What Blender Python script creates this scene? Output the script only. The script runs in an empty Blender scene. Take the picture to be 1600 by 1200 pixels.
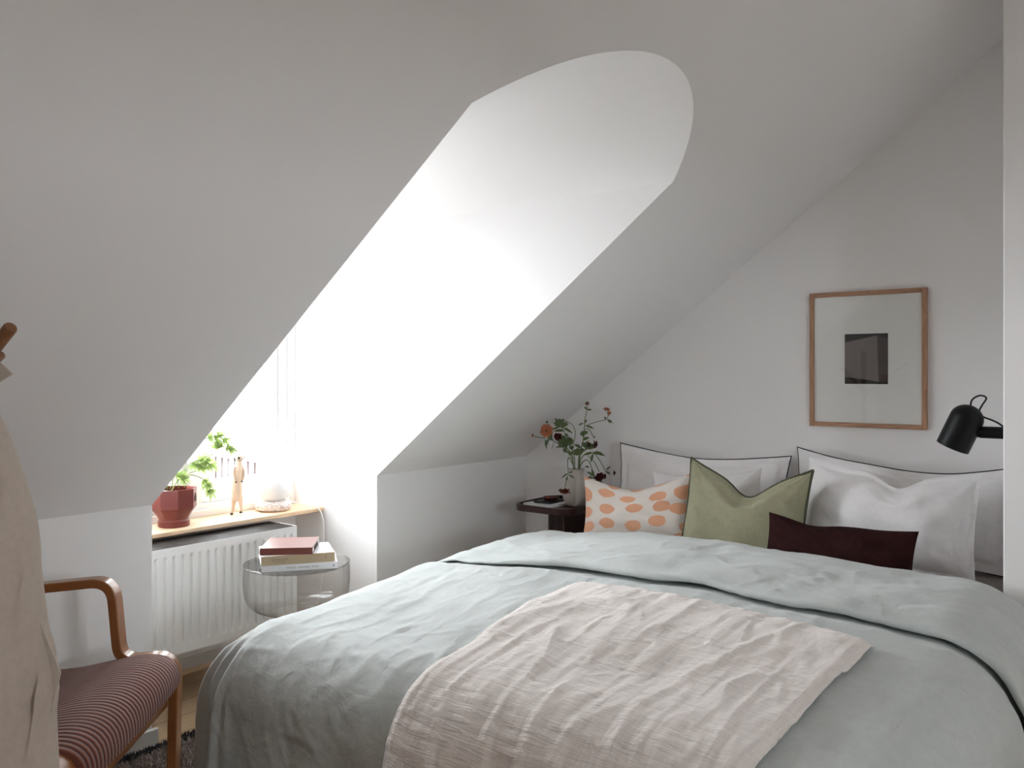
import bpy, bmesh, math, random
from mathutils import Vector, Matrix, noise
R_ = math.radians
C = bpy.context.scene.collection
rnd = random.Random(7)
YAW = 0.6572
FWD = Vector((math.cos(YAW), math.sin(YAW), 0)); RIGHT = Vector((math.sin(YAW), -math.cos(YAW), 0)); UP = Vector((0, 0, 1))
# room measures (metres)
XL, XR, YK, ZK, SL, ZS, RISE = 1.557, 2.619, 2.786, 0.840, 0.763, 1.955, 0.199
XG, YW = 3.741, 3.363
XW, YB, ZC = -1.5, -1.6, 2.68
def slope_y(z): return YK - (z - ZK) / SL
def smooth(t):
    t = max(0.0, min(1.0, t)); return t * t * (3 - 2 * t)
def lerp(a, b, t): return a + (b - a) * t
def interp(pts, x):
    if x <= pts[0][0]: return pts[0][1]
    for (a, b), (c, d) in zip(pts, pts[1:]):
        if x <= c: return b + (d - b) * (x - a) / (c - a)
    return pts[-1][1]
def sn(*a): return noise.noise(Vector(a))

# ------------------------------------------------------------------ materials
def mat(name, col=(.8, .8, .8), rough=.5, metal=0, spec=.5, bump=None, **kw):
    m = bpy.data.materials.new(name); m.use_nodes = True
    nt = m.node_tree; b = nt.nodes['Principled BSDF']
    b.inputs['Base Color'].default_value = (*col, 1); b.inputs['Roughness'].default_value = rough
    b.inputs['Metallic'].default_value = metal; b.inputs['Specular IOR Level'].default_value = spec
    for k, v in kw.items(): b.inputs[k.replace('_', ' ')].default_value = v
    if bump: add_bump(m, *bump)
    return m
def nd(m, t, **props):
    n = m.node_tree.nodes.new(t)
    for k, v in props.items(): setattr(n, k, v)
    return n
def ln(m, a, b): m.node_tree.links.new(a, b)
def bsdf(m): return m.node_tree.nodes['Principled BSDF']
def coords(m, scale=(1, 1, 1), rot=(0, 0, 0), kind='Object'):
    tc = nd(m, 'ShaderNodeTexCoord'); mp = nd(m, 'ShaderNodeMapping')
    mp.inputs['Scale'].default_value = scale; mp.inputs['Rotation'].default_value = rot
    ln(m, tc.outputs[kind], mp.inputs['Vector']); return mp.outputs['Vector']
def ntex(m, vec, scale, detail=4, rough=.5, dist=0):
    n = nd(m, 'ShaderNodeTexNoise'); n.inputs['Scale'].default_value = scale; n.inputs['Detail'].default_value = detail
    n.inputs['Roughness'].default_value = rough; n.inputs['Distortion'].default_value = dist
    ln(m, vec, n.inputs['Vector']); return n.outputs['Fac']
def ramp(m, fac, stops):
    r = nd(m, 'ShaderNodeValToRGB'); e = r.color_ramp.elements
    while len(e) < len(stops): e.new(.5)
    for el, (p, c) in zip(e, stops): el.position = p; el.color = (*c, 1) if len(c) == 3 else c
    ln(m, fac, r.inputs['Fac']); return r.outputs['Color']
def math_(m, op, a, b=None, c=None):
    n = nd(m, 'ShaderNodeMath', operation=op)
    for i, v in enumerate((a, b, c)):
        if v is None: continue
        if isinstance(v, (int, float)): n.inputs[i].default_value = v
        else: ln(m, v, n.inputs[i])
    return n.outputs[0]
def bump_from(m, height, strength, dist=.002, prev=None):
    b = nd(m, 'ShaderNodeBump'); b.inputs['Strength'].default_value = strength; b.inputs['Distance'].default_value = dist
    ln(m, height, b.inputs['Height'])
    if prev is not None: ln(m, prev, b.inputs['Normal'])
    ln(m, b.outputs['Normal'], bsdf(m).inputs['Normal']); return b.outputs['Normal']
def add_bump(m, scale, strength, dist=.002, stretch=(1, 1, 1)):
    return bump_from(m, ntex(m, coords(m, stretch), scale), strength, dist)
def wood(name, dark, light, scale=6, stretch=(1, 12, 12), rough=.4, grain=.6, coat=0):
    m = mat(name, light, rough)
    v = coords(m, stretch)
    f = ntex(m, v, scale, 6, .6, .6)
    ln(m, ramp(m, f, [(.3, dark), (.68, light)]), bsdf(m).inputs['Base Color'])
    bump_from(m, f, .12 * grain, .001); bsdf(m).inputs['Coat Weight'].default_value = coat
    return m
def linen(name, col, weave=900, wrinkle=.25, rough=.9, sheen=.25, crease=18, tone=.06, stretch=(1, 1, 1)):
    m = mat(name, col, rough, spec=.2); bsdf(m).inputs['Sheen Weight'].default_value = sheen
    v = coords(m, stretch)
    lo = tuple(c * (1 - tone) for c in col); hi = tuple(min(1, c * (1 + tone)) for c in col)
    ln(m, ramp(m, ntex(m, v, 60, 6, .7), [(.35, lo), (.65, hi)]), bsdf(m).inputs['Base Color'])
    w = ntex(m, v, crease, 5, .6, 1.2)
    rid = math_(m, 'ABSOLUTE', math_(m, 'SUBTRACT', w, .5))
    n1 = bump_from(m, rid, wrinkle, .012)
    bump_from(m, ntex(m, coords(m, stretch), weave, 2), .25, .0006, n1)
    return m
M = {}
M['wall'] = mat('wall_paint', (.88, .872, .87), .75, spec=.25, bump=(220, .05, .0006))
M['white'] = mat('white_lacquer', (.84, .84, .83), .35, spec=.4)
M['base'] = mat('baseboard_paint', (.72, .71, .70), .4, spec=.4)
M['pine'] = wood('pine_board', (.72, .50, .31), (.86, .68, .48), 5, (1.2, 14, 14), .45)
M['oakframe'] = wood('oak_frame', (.33, .17, .095), (.50, .29, .175), 9, (10, 10, 1.2), .45)
M['oakframe_h'] = wood('oak_frame_across', (.33, .17, .095), (.50, .29, .175), 9, (10, 1.2, 10), .45)
M['chairwood'] = wood('bent_beech', (.22, .078, .022), (.35, .135, .040), 4, (2, 14, 2), .28, coat=.35)
M['pegwood'] = wood('peg_wood', (.16, .065, .025), (.25, .11, .045), 6, (3, 3, 3), .5)
M['darkwood'] = mat('dark_lacquered_wood', (.028, .008, .007), .28, spec=.5)
M['black'] = mat('black_metal', (.0035, .004, .0045), .42, spec=.25)
M['blackcord'] = mat('black_cord', (.006, .006, .007), .7)
M['whitecord'] = mat('white_cord', (.86, .86, .86), .4)
M['terracotta'] = mat('terracotta_glaze', (.15, .024, .018), .3, spec=.4, bump=(60, .05, .001)); bsdf(M['terracotta']).inputs['Coat Weight'].default_value = .1
M['soil'] = mat('soil', (.035, .022, .015), .95, bump=(160, .8, .004))
M['emblem'] = mat('emblem_print', (.025, .012, .012), .6)
M['figure'] = wood('carved_pale_wood', (.60, .44, .32), (.76, .60, .46), 9, (6, 6, .9), .5)
M['figure_dark'] = mat('burnt_wood', (.03, .014, .01), .5)
M['opal'] = mat('opal_glass', (.90, .90, .90), .16, spec=.5, Transmission_Weight=0.0); bsdf(M['opal']).inputs['Subsurface Weight'].default_value = .3; bsdf(M['opal']).inputs['Subsurface Radius'].default_value = (.03, .03, .03)
M['ceramic'] = mat('vase_ceramic', (.55, .50, .46), .45, spec=.4, bump=(35, .08, .002))
M['grille'] = mat('grille_steel', (.045, .038, .034), .5)
M['dark'] = mat('dark_gap', (.03, .028, .026), .8)
M['paper'] = mat('book_paper', (.80, .78, .74), .8, bump=(400, .2, .001))
M['ink'] = mat('printing_ink', (.06, .05, .045), .7)
M['beige'] = mat('beige_bookcloth', (.46, .36, .235), .7, bump=(700, .2, .0006))
M['bookwhite'] = mat('white_book_cover', (.80, .80, .82), .45)
M['leather'] = mat('red_brown_leather', (.17, .045, .033), .38, spec=.5, bump=(240, .25, .0008))
M['mat_board'] = mat('mat_board', (.86, .86, .83), .85)
M['print_dark'] = mat('print_black', (.012, .009, .009), .7)
M['print_face'] = mat('print_grey', (.19, .165, .16), .75, bump=(30, .1, .001))
M['print_side'] = mat('print_shade', (.07, .055, .053), .75)
M['stem'] = mat('stem_green', (.13, .17, .06), .55)
M['leaf'] = mat('leaf_green', (.115, .165, .065), .5)
M['peach'] = mat('peach_petal', (.50, .18, .085), .7)
M['rust'] = mat('rust_petal', (.34, .075, .04), .7)
M['burg'] = mat('burgundy_petal', (.085, .008, .012), .7)
M['budbrown'] = mat('brown_bud', (.16, .07, .04), .8)
M['sheet'] = linen('taupe_sheet', (.26, .225, .20), 900, .2)
M['mattress'] = linen('mattress_ticking', (.55, .54, .52), 600, .1)
M['pillow'] = linen('white_linen', (.86, .845, .845), 800, .35, tone=.02, crease=11)
M['edge_black'] = mat('black_edge_stitch', (.012, .012, .014), .8)
M['green'] = linen('sage_linen', (.335, .325, .215), 700, .35, tone=.05, crease=12)
M['green_edge'] = mat('sage_edge', (.075, .078, .045), .9)
M['burgundy'] = linen('burgundy_wool', (.024, .0042, .0042), 260, .1, tone=.2, sheen=.0)
M['robe'] = linen('undyed_robe_cotton', (.47, .40, .335), 900, .12, crease=7)
M['blackbox'] = mat('black_book_cover', (.01, .01, .012), .35)
M['reddish'] = mat('dark_red_dish', (.10, .018, .016), .3, spec=.5)
M['pile'] = mat('grey_rug_pile', (.33, .275, .245), .95)
M['pile_dark'] = mat('dark_rug_pile', (.035, .034, .04), .95)
M['rugback'] = mat('rug_backing', (.22, .18, .16), .95)

def m_duvet():
    col = (.56, .595, .58)
    m = mat('grey_green_duvet_cotton', col, .82, spec=.25); bsdf(m).inputs['Sheen Weight'].default_value = .2
    v = coords(m)
    ln(m, ramp(m, ntex(m, v, 40, 6, .7), [(.3, tuple(c * .96 for c in col)), (.7, tuple(c * 1.04 for c in col))]), bsdf(m).inputs['Base Color'])
    w1 = math_(m, 'ABSOLUTE', math_(m, 'SUBTRACT', ntex(m, coords(m, (1, .45, 1), (0, 0, .35)), 13, 5, .55, 1.6), .5))
    n1 = bump_from(m, w1, .16, .02)
    w2 = math_(m, 'ABSOLUTE', math_(m, 'SUBTRACT', ntex(m, coords(m, (.35, 1.3, 1), (0, 0, -.5)), 22, 3, .5, .6), .5))
    n2 = bump_from(m, w2, .28, .010, n1)
    bump_from(m, ntex(m, coords(m), 700, 2), .15, .0005, n2)
    return m
M['duvet'] = m_duvet()
def m_throw():
    col = (.84, .775, .725)
    m = mat('crinkled_cotton_gauze', col, .95, spec=.1); bsdf(m).inputs['Sheen Weight'].default_value = .4
    v = coords(m, kind='UV')
    mp1 = coords(m, (1, .25, 1), kind='UV')
    f = ntex(m, coords(m, (1, .15, 1), kind='UV'), 60, 5, .65, .8)
    ln(m, ramp(m, f, [(.3, tuple(c * .90 for c in col)), (.62, tuple(min(1, c * 1.05) for c in col))]), bsdf(m).inputs['Base Color'])
    n1 = bump_from(m, f, .35, .006)
    g = ntex(m, coords(m, (.10, 1, 1), kind='UV'), 115, 3, .6, .9)
    n2 = bump_from(m, g, .8, .006, n1)
    bump_from(m, ntex(m, v, 420, 3, .7), .4, .0016, n2)
    return m
M['throw'] = m_throw()
def m_stripes():
    m = mat('striped_ribbed_upholstery', (.3, .12, .09), .85, spec=.2); bsdf(m).inputs['Sheen Weight'].default_value = .3
    tc = nd(m, 'ShaderNodeTexCoord'); sp = nd(m, 'ShaderNodeSeparateXYZ'); ln(m, tc.outputs['UV'], sp.inputs[0])
    s = math_(m, 'SINE', math_(m, 'MULTIPLY', sp.outputs['Y'], 2 * math.pi * 36))
    h = math_(m, 'ADD', math_(m, 'MULTIPLY', s, .5), .5)
    ln(m, ramp(m, h, [(.30, (.075, .016, .012)), (.55, (.235, .085, .055))]), bsdf(m).inputs['Base Color'])
    n1 = bump_from(m, h, .55, .004)
    bump_from(m, ntex(m, tc.outputs['Object'], 900, 2), .2, .0008, n1)
    return m
M['stripes'] = m_stripes()
def m_spots():
    m = mat('spotted_cotton', (.8, .7, .6), .9, spec=.15); bsdf(m).inputs['Sheen Weight'].default_value = .2
    v = coords(m, (8.2, 14.2, 1), kind='UV')
    wv = nd(m, 'ShaderNodeVectorMath', operation='ADD'); nz = nd(m, 'ShaderNodeTexNoise'); nz.inputs['Scale'].default_value = 1.3; nz.inputs['Detail'].default_value = 4
    ln(m, v, nz.inputs['Vector'])
    sc = nd(m, 'ShaderNodeVectorMath', operation='SCALE'); sc.inputs['Scale'].default_value = .35; ln(m, nz.outputs['Color'], sc.inputs[0])
    ln(m, v, wv.inputs[0]); ln(m, sc.outputs[0], wv.inputs[1])
    vo = nd(m, 'ShaderNodeTexVoronoi'); vo.voronoi_dimensions = '2D'; vo.inputs['Scale'].default_value = 1; vo.inputs['Randomness'].default_value = .42
    ln(m, wv.outputs[0], vo.inputs['Vector'])
    ln(m, ramp(m, vo.outputs['Distance'], [(.33, (.76, .40, .245)), (.36, (.78, .72, .66))]), bsdf(m).inputs['Base Color'])
    bump_from(m, ntex(m, coords(m), 500, 3), .3, .001)
    return m
M['spots'] = m_spots()
def m_floor():
    m = mat('oak_floorboards', (.5, .38, .25), .45, spec=.4)
    v = coords(m)
    br = nd(m, 'ShaderNodeTexBrick'); br.inputs['Scale'].default_value = 1; br.inputs['Mortar Size'].default_value = .0018
    br.inputs['Brick Width'].default_value = 1.6; br.inputs['Row Height'].default_value = .14; br.offset = .37
    br.inputs['Color1'].default_value = (.52, .385, .245, 1); br.inputs['Color2'].default_value = (.46, .335, .21, 1); br.inputs['Mortar'].default_value = (.16, .10, .06, 1)
    ln(m, v, br.inputs['Vector'])
    g = ntex(m, coords(m, (1.2, 16, 1)), 5, 6, .6, .7)
    mx = nd(m, 'ShaderNodeMix', data_type='RGBA', blend_type='MULTIPLY'); mx.inputs['Factor'].default_value = .5
    ln(m, br.outputs['Color'], mx.inputs['A']); ln(m, ramp(m, g, [(.3, (.62, .55, .48)), (.7, (1, 1, 1))]), mx.inputs['B'])
    ln(m, mx.outputs['Result'], bsdf(m).inputs['Base Color']); bump_from(m, g, .08, .001)
    return m
M['floor'] = m_floor()
def m_stone():
    m = mat('veined_stone', (.7, .66, .64), .3, spec=.5)
    f = ntex(m, coords(m, (1, 1, 1)), 38, 8, .65, 2.5)
    ln(m, ramp(m, f, [(.36, (.42, .24, .20)), (.46, (.70, .62, .58)), (.6, (.82, .80, .79))]), bsdf(m).inputs['Base Color'])
    return m
M['stone'] = m_stone()
def m_plant():
    m = mat('fern_green', (.17, .25, .07), .5, spec=.4)
    nt = m.node_tree; tr = nd(m, 'ShaderNodeBsdfTranslucent'); tr.inputs['Color'].default_value = (.32, .42, .14, 1)
    mx = nd(m, 'ShaderNodeMixShader'); mx.inputs[0].default_value = .5
    ln(m, bsdf(m).outputs[0], mx.inputs[1]); ln(m, tr.outputs[0], mx.inputs[2]); ln(m, mx.outputs[0], nt.nodes['Material Output'].inputs['Surface'])
    return m
M['plant'] = m_plant()
def m_glass(name, tint=(1, 1, 1), ior=1.45, edge=None, gl=.02):
    m = bpy.data.materials.new(name); m.use_nodes = True; nt = m.node_tree; nt.nodes.clear()
    out = nd(m, 'ShaderNodeOutputMaterial'); tr = nd(m, 'ShaderNodeBsdfTransparent'); g = nd(m, 'ShaderNodeBsdfGlossy'); g.inputs['Roughness'].default_value = gl
    mx = nd(m, 'ShaderNodeMixShader'); fw_ = nd(m, 'ShaderNodeLayerWeight'); fw_.inputs['Blend'].default_value = .5
    fres = math_(m, 'ADD', math_(m, 'MULTIPLY', math_(m, 'POWER', fw_.outputs['Facing'], 4.5), .85), ((ior - 1) / (ior + 1)) ** 2)
    tr.inputs['Color'].default_value = (*tint, 1)
    if edge:
        lw = nd(m, 'ShaderNodeLayerWeight'); lw.inputs['Blend'].default_value = .35
        ln(m, ramp(m, lw.outputs['Facing'], [(.25, tint), (.95, edge)]), tr.inputs['Color'])
    ln(m, fres, mx.inputs[0]); ln(m, tr.outputs[0], mx.inputs[1]); ln(m, g.outputs[0], mx.inputs[2]); ln(m, mx.outputs[0], out.inputs['Surface'])
    return m
M['pane'] = m_glass('window_glass')
M['picglass'] = m_glass('picture_glass', gl=.0)
M['smoke'] = m_glass('smoky_blown_glass', (.96, .957, .95), 1.5, (.60, .59, .57), .03)
M['shadeglass'] = m_glass('table_top_glass', (.95, .95, .945), 1.5, (.5, .5, .48), .02)
M['facade'] = mat('red_board_facade', (.035, .021, .020), .8)
M['roofmetal'] = mat('grey_corrugated_roof', (.5, .5, .5), .5)
M['fascia'] = mat('white_fascia', (.6, .6, .6), .6)
M['yard'] = mat('yard_gravel', (.35, .34, .33), .9)
M['render'] = mat('pale_house_render', (.6, .58, .56), .9)

# ------------------------------------------------------------------ object helpers
def tag(o, label=None, cat=None, group=None, kind=None):
    if label: o['label'] = label
    if cat: o['category'] = cat
    if group: o['group'] = group
    if kind: o['kind'] = kind
    return o
def thing(name, label, cat, loc=(0, 0, 0), rotz=0, group=None):
    o = bpy.data.objects.new(name, None); C.objects.link(o); o.empty_display_size = .05
    o.location = loc; o.rotation_euler = (0, 0, rotz); return tag(o, label, cat, group)
class MB:
    def __init__(s): s.v = []; s.f = []; s.uv = {}; s.mi = []
    def add(s, vs, fs):
        b = len(s.v); s.v += [Vector(v) for v in vs]; s.f += [tuple(i + b for i in f) for f in fs]; return b
    def box(s, lo, hi, T=None):
        x0, y0, z0 = lo; x1, y1, z1 = hi
        vs = [Vector(p) for p in ((x0, y0, z0), (x1, y0, z0), (x1, y1, z0), (x0, y1, z0), (x0, y0, z1), (x1, y0, z1), (x1, y1, z1), (x0, y1, z1))]
        if T: vs = [T @ v for v in vs]
        s.add(vs, [(3, 2, 1, 0), (4, 5, 6, 7), (0, 1, 5, 4), (1, 2, 6, 5), (2, 3, 7, 6), (3, 0, 4, 7)]); return s
    def tube(s, pts, r, n=8, cap=True, flat=1):
        pts = [Vector(p) for p in pts]; rs = r if isinstance(r, (list, tuple)) else [r] * len(pts)
        rings = []; nrm = None
        for i, p in enumerate(pts):
            t = (pts[min(i + 1, len(pts) - 1)] - pts[max(i - 1, 0)]).normalized()
            if nrm is None: nrm = t.orthogonal().normalized()
            nrm = (nrm - t * nrm.dot(t)).normalized(); bi = t.cross(nrm)
            rings.append([p + (nrm * math.cos(2 * math.pi * k / n) + bi * math.sin(2 * math.pi * k / n) * flat) * rs[i] for k in range(n)])
        b = len(s.v)
        for g in rings: s.v += g
        for i in range(len(rings) - 1):
            for k in range(n):
                s.f.append((b + i * n + k, b + i * n + (k + 1) % n, b + (i + 1) * n + (k + 1) % n, b + (i + 1) * n + k))
        if cap:
            s.f.append(tuple(b + k for k in reversed(range(n)))); s.f.append(tuple(b + (len(rings) - 1) * n + k for k in range(n)))
        return s
    def lathe(s, prof, n=48, mod=None, cx=0, cy=0, close=False):
        b = len(s.v)
        for (r, z) in prof:
            for k in range(n):
                a = 2 * math.pi * k / n; rr = r * (mod(a, z) if mod else 1)
                s.v.append(Vector((cx + rr * math.cos(a), cy + rr * math.sin(a), z)))
        for i in range(len(prof) - 1):
            for k in range(n):
                s.f.append((b + i * n + k, b + i * n + (k + 1) % n, b + (i + 1) * n + (k + 1) % n, b + (i + 1) * n + k))
        if prof[0][0] > 1e-6 and close: s.f.append(tuple(b + k for k in reversed(range(n))))
        if prof[-1][0] > 1e-6 and close: s.f.append(tuple(b + (len(prof) - 1) * n + k for k in range(n)))
        return s
    def prism(s, poly, z0, z1, T=None):
        n = len(poly); vs = [Vector((x, y, z0)) for x, y in poly] + [Vector((x, y, z1)) for x, y in poly]
        if T: vs = [T @ v for v in vs]
        s.add(vs, [tuple(reversed(range(n))), tuple(range(n, 2 * n))] + [(i, (i + 1) % n, (i + 1) % n + n, i + n) for i in range(n)]); return s
    def grid(s, fn, nu, nv, uvs=None):
        b = len(s.v)
        for j in range(nv + 1):
            for i in range(nu + 1):
                p = fn(i / nu, j / nv); s.v.append(Vector(p))
                s.uv[len(s.v) - 1] = uvs(i / nu, j / nv) if uvs else (i / nu, j / nv)
        w = nu + 1
        for j in range(nv):
            for i in range(nu): s.f.append((b + j * w + i, b + j * w + i + 1, b + (j + 1) * w + i + 1, b + (j + 1) * w + i))
        return s
    def build(s, name, m, parent=None, smooth_=True, bevel=0, seg=2, sharp=40, merge=False, loc=None, solid=0):
        me = bpy.data.meshes.new(name); me.from_pydata(s.v, [], s.f)
        if s.uv:
            ul = me.uv_layers.new(name='UVMap')
            for lp in me.loops: ul.data[lp.index].uv = s.uv.get(lp.vertex_index, (0, 0))
        bm = bmesh.new(); bm.from_mesh(me)
        if merge: bmesh.ops.remove_doubles(bm, verts=bm.verts, dist=1e-5)
        bmesh.ops.recalc_face_normals(bm, faces=bm.faces); bm.to_mesh(me); bm.free()
        o = bpy.data.objects.new(name, me); C.objects.link(o)
        if parent is not None: o.parent = parent
        if loc: o.location = loc
        me.materials.append(m)
        if smooth_:
            for p in me.polygons: p.use_smooth = True
            if sharp: me.set_sharp_from_angle(angle=R_(sharp))
        if solid:
            sd = o.modifiers.new('t', 'SOLIDIFY'); sd.thickness = solid; sd.offset = 0
        if bevel:
            bv = o.modifiers.new('b', 'BEVEL'); bv.width = bevel; bv.segments = seg; bv.limit_method = 'ANGLE'; bv.angle_limit = R_(40)
        return o
def box(name, lo, hi, m, parent=None, bevel=.002, seg=2): return MB().box(lo, hi).build(name, m, parent, True, bevel, seg)
def struct(o): o['kind'] = 'structure'; return o
def bez(pts, n=10):
    """Catmull-Rom through points."""
    P = [Vector(p) for p in pts]; P = [P[0] * 2 - P[1]] + P + [P[-1] * 2 - P[-2]]; out = []
    for i in range(1, len(P) - 2):
        for k in range(n):
            t = k / n; a, b, c, d = P[i - 1:i + 3]
            out.append(.5 * ((2 * b) + (c - a) * t + (2 * a - 5 * b + 4 * c - d) * t * t + (3 * b - a - 3 * c + d) * t ** 3))
    return out + [P[-2]]
def fillet(pts, rad, n=6):
    out = [Vector(pts[0])]
    for i in range(1, len(pts) - 1):
        a, b, c = Vector(pts[i - 1]), Vector(pts[i]), Vector(pts[i + 1]); u = (a - b).normalized(); w = (c - b).normalized()
        r = rad[i - 1]
        p, q = b + u * r, b + w * r
        for k in range(n + 1):
            t = k / n; out.append((1 - t) ** 2 * p + 2 * t * (1 - t) * b + t * t * q)
    return out + [Vector(pts[-1])]
def text(name, s, size, m, parent, T, depth=.0004, align='CENTER', space=1.0):
    cu = bpy.data.curves.new(name, 'FONT'); cu.body = s; cu.size = size; cu.extrude = depth; cu.align_x = align; cu.align_y = 'CENTER'; cu.space_character = space
    o = bpy.data.objects.new(name, cu); C.objects.link(o); o.parent = parent; bpy.context.view_layer.update(); me = bpy.data.meshes.new_from_object(o.evaluated_get(bpy.context.evaluated_depsgraph_get())); bpy.data.objects.remove(o)
    o = bpy.data.objects.new(name, me); C.objects.link(o); o.parent = parent; o.matrix_local = T; me.materials.clear(); me.materials.append(m); return o

# ------------------------------------------------------------------ room shell
struct(box('floor', (XW, YB, -.06), (XG, YW + .1, 0), M['floor'], bevel=0))
def arch_pts(n=40):
    w = (XR - XL) / 2; R = (w * w + RISE * RISE) / (2 * RISE); th = math.asin(w / R); cx = (XL + XR) / 2
    return [(cx + R * math.sin(a), ZS + RISE - R + R * math.cos(a)) for a in [lerp(-th, th, i / n) for i in range(n + 1)]]
AR = arch_pts()
YT = slope_y(ZC)
g = MB()
def sp(x, z): return (x, slope_y(z), z)
g.add([sp(XW, ZK), sp(XL, ZK), sp(XL, ZC), sp(XW, ZC)], [(0, 1, 2, 3)])
g.add([sp(XR, ZK), sp(XG, ZK), sp(XG, ZC), sp(XR, ZC)], [(0, 1, 2, 3)])
for (x0, z0), (x1, z1) in zip(AR, AR[1:]): g.add([sp(x0, z0), sp(x1, z1), sp(x1, ZC), sp(x0, ZC)], [(0, 1, 2, 3)])
g.add([(XW, YT, ZC), (XG, YT, ZC), (XG, YB, ZC), (XW, YB, ZC)], [(0, 1, 2, 3)])
struct(g.build('ceiling', M['wall'], smooth_=False, merge=True))
g = MB()
for (x0, z0), (x1, z1) in zip(AR, AR[1:]): g.add([(x0, slope_y(z0), z0), (x1, slope_y(z1), z1), (x1, YW + .02, z1), (x0, YW + .02, z0)], [(0, 1, 2, 3)])
struct(g.build('ceiling_dormer', M['wall'], merge=True, sharp=30))
for nm, x in (('wall_dormer_left', XL), ('wall_dormer_right', XR)):
    q = MB(); q.add([(x, YK, 0), (x, YW + .02, 0), (x, YW + .02, ZS), (x, slope_y(ZS), ZS), (x, YK, ZK)], [(0, 1, 2, 3, 4)]); struct(q.build(nm, M['wall'], smooth_=False))
for nm, a, b in (('wall_knee_left', XW, XL), ('wall_knee_right', XR, XG)):
    q = MB(); q.add([(a, YK, 0), (b, YK, 0), (b, YK, ZK), (a, YK, ZK)], [(0, 1, 2, 3)]); struct(q.build(nm, M['wall'], smooth_=False))
struct(box('wall_gable', (XG, YB, 0), (XG + .06, YK + .1, ZC), M['wall'], bevel=0))
struct(box('wall_left', (XW - .06, YB, 0), (XW, YK + .1, ZC), M['wall'], bevel=0))
QX0, QX1, QZ0, QZ1 = .75, 1.25, 1.05, 1.58      # unseen window added behind the camera, lets in fill light
g = MB(); g.box((XW, YB - .06, 0), (QX0, YB, ZC)); g.box((QX1, YB - .06, 0), (XG, YB, ZC)); g.box((QX0, YB - .06, 0), (QX1, YB, QZ0)); g.box((QX0, YB - .06, QZ1), (QX1, YB, ZC))
struct(g.build('wall_rear', M['wall'], smooth_=False))
XB, YBK = 3.05, .396
struct(box('wall_right', (XB, YB, 0), (XG, YBK, ZC), M['wall'], bevel=.004))
# dormer end wall around the window
WX0, WX1, WZ0, WZ1 = XL + .01, XR - .01, .664, 1.86
g = MB(); g.box((XL - .03, YW, 0), (XR + .03, YW + .10, WZ0))
g.box((XL - .03, YW, WZ1), (XR + .03, YW + .10, ZS + RISE + .05)); g.box((XL - .03, YW, WZ0), (WX0, YW + .1, WZ1)); g.box((WX1, YW, WZ0), (XR + .03, YW + .1, WZ1))
struct(g.build('wall_window', M['wall'], smooth_=False))
# baseboards
struct(box('baseboard_left', (XW, YK - .016, 0), (XL + .016, YK, .062), M['base'], bevel=.003))
struct(box('baseboard_right', (XR - .016, YK - .016, 0), (XG, YK, .062), M['base'], bevel=.003))
struct(box('baseboard_gable', (XG - .016, YBK, 0), (XG, YK - .016, .062), M['base'], bevel=.003))
struct(box('baseboard_window', (XL, YW - .018, 0), (XR, YW, .062), M['base'], bevel=.003))
g = MB(); g.tube([(XL, YW - .022, .004), (XR, YW - .022, .004)], .014, 10); struct(g.build('trim_1', M['pine']))

# ------------------------------------------------------------------ window
win = bpy.data.objects.new('window_1', None); C.objects.link(win); win['kind'] = 'structure'; win['label'] = 'white double casement window at the end of the dormer'
def ring(x0, x1, z0, z1, y0, y1, w, wb=None):
    wb = wb or w; q = MB()
    q.box((x0, y0, z0), (x0 + w, y1, z1)); q.box((x1 - w, y0, z0), (x1, y1, z1)); q.box((x0 + w, y0, z0), (x1 - w, y1, z0 + wb)); q.box((x0 + w, y0, z1 - w), (x1 - w, y1, z1)); return q
ring(WX0, WX1, WZ0, WZ1, YW - .004, YW + .10, .028, .03).build('casing', M['white'], win, bevel=.002)
ring(WX0 + .028, WX1 - .028, WZ0 + .03, WZ1 - .028, YW + .012, YW + .10, .040, .024).build('frame', M['white'], win, bevel=.003)
CX = (XL + XR) / 2
box('mullion', (CX - .028, YW + .012, WZ0 + .054), (CX + .028, YW + .1, WZ1 - .068), M['white'], win, .003)
for s in (0, 1):
    x0, x1 = (WX0 + .07, CX - .03) if s == 0 else (CX + .03, WX1 - .07)
    z0, z1 = WZ0 + .056, WZ1 - .07
    sh = ring(x0, x1, z0, z1, YW + .03, YW + .085, .072 if s else .072, .088).build('sash', M['white'], win, bevel=.004)
    ring(x0 + .072, x1 - .072, z0 + .088, z1 - .072, YW + .05, YW + .075, .008).build('glazing_bead', M['dark'] if 0 else M['white'], sh, bevel=.001)
    box('pane', (x0 + .074, YW + .060, z0 + .09), (x1 - .074, YW + .064, z1 - .074), M['pane'], sh, 0)
fill_win = bpy.data.objects.new('added_fill_window', None); C.objects.link(fill_win); fill_win['kind'] = 'structure'  # added window out of view, brightens the slope and gable
ring(QX0, QX1, QZ0, QZ1, YB - .06, YB + .004, .05).build('frame', M['white'], fill_win, bevel=.003)
box('mullion', ((QX0 + QX1) / 2 - .025, YB - .05, QZ0 + .05), ((QX0 + QX1) / 2 + .025, YB - .01, QZ1 - .05), M['white'], fill_win)
box('pane', (QX0 + .045, YB - .034, QZ0 + .045), (QX1 - .045, YB - .03, QZ1 - .045), M['pane'], fill_win, 0)
sill = struct(box('window_sill', (XL + .002, 3.148, .645), (XR - .002, YW - .001, .664), M['pine'], bevel=.003)); sill['label'] = 'pale pine window sill board with a small knot'

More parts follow.
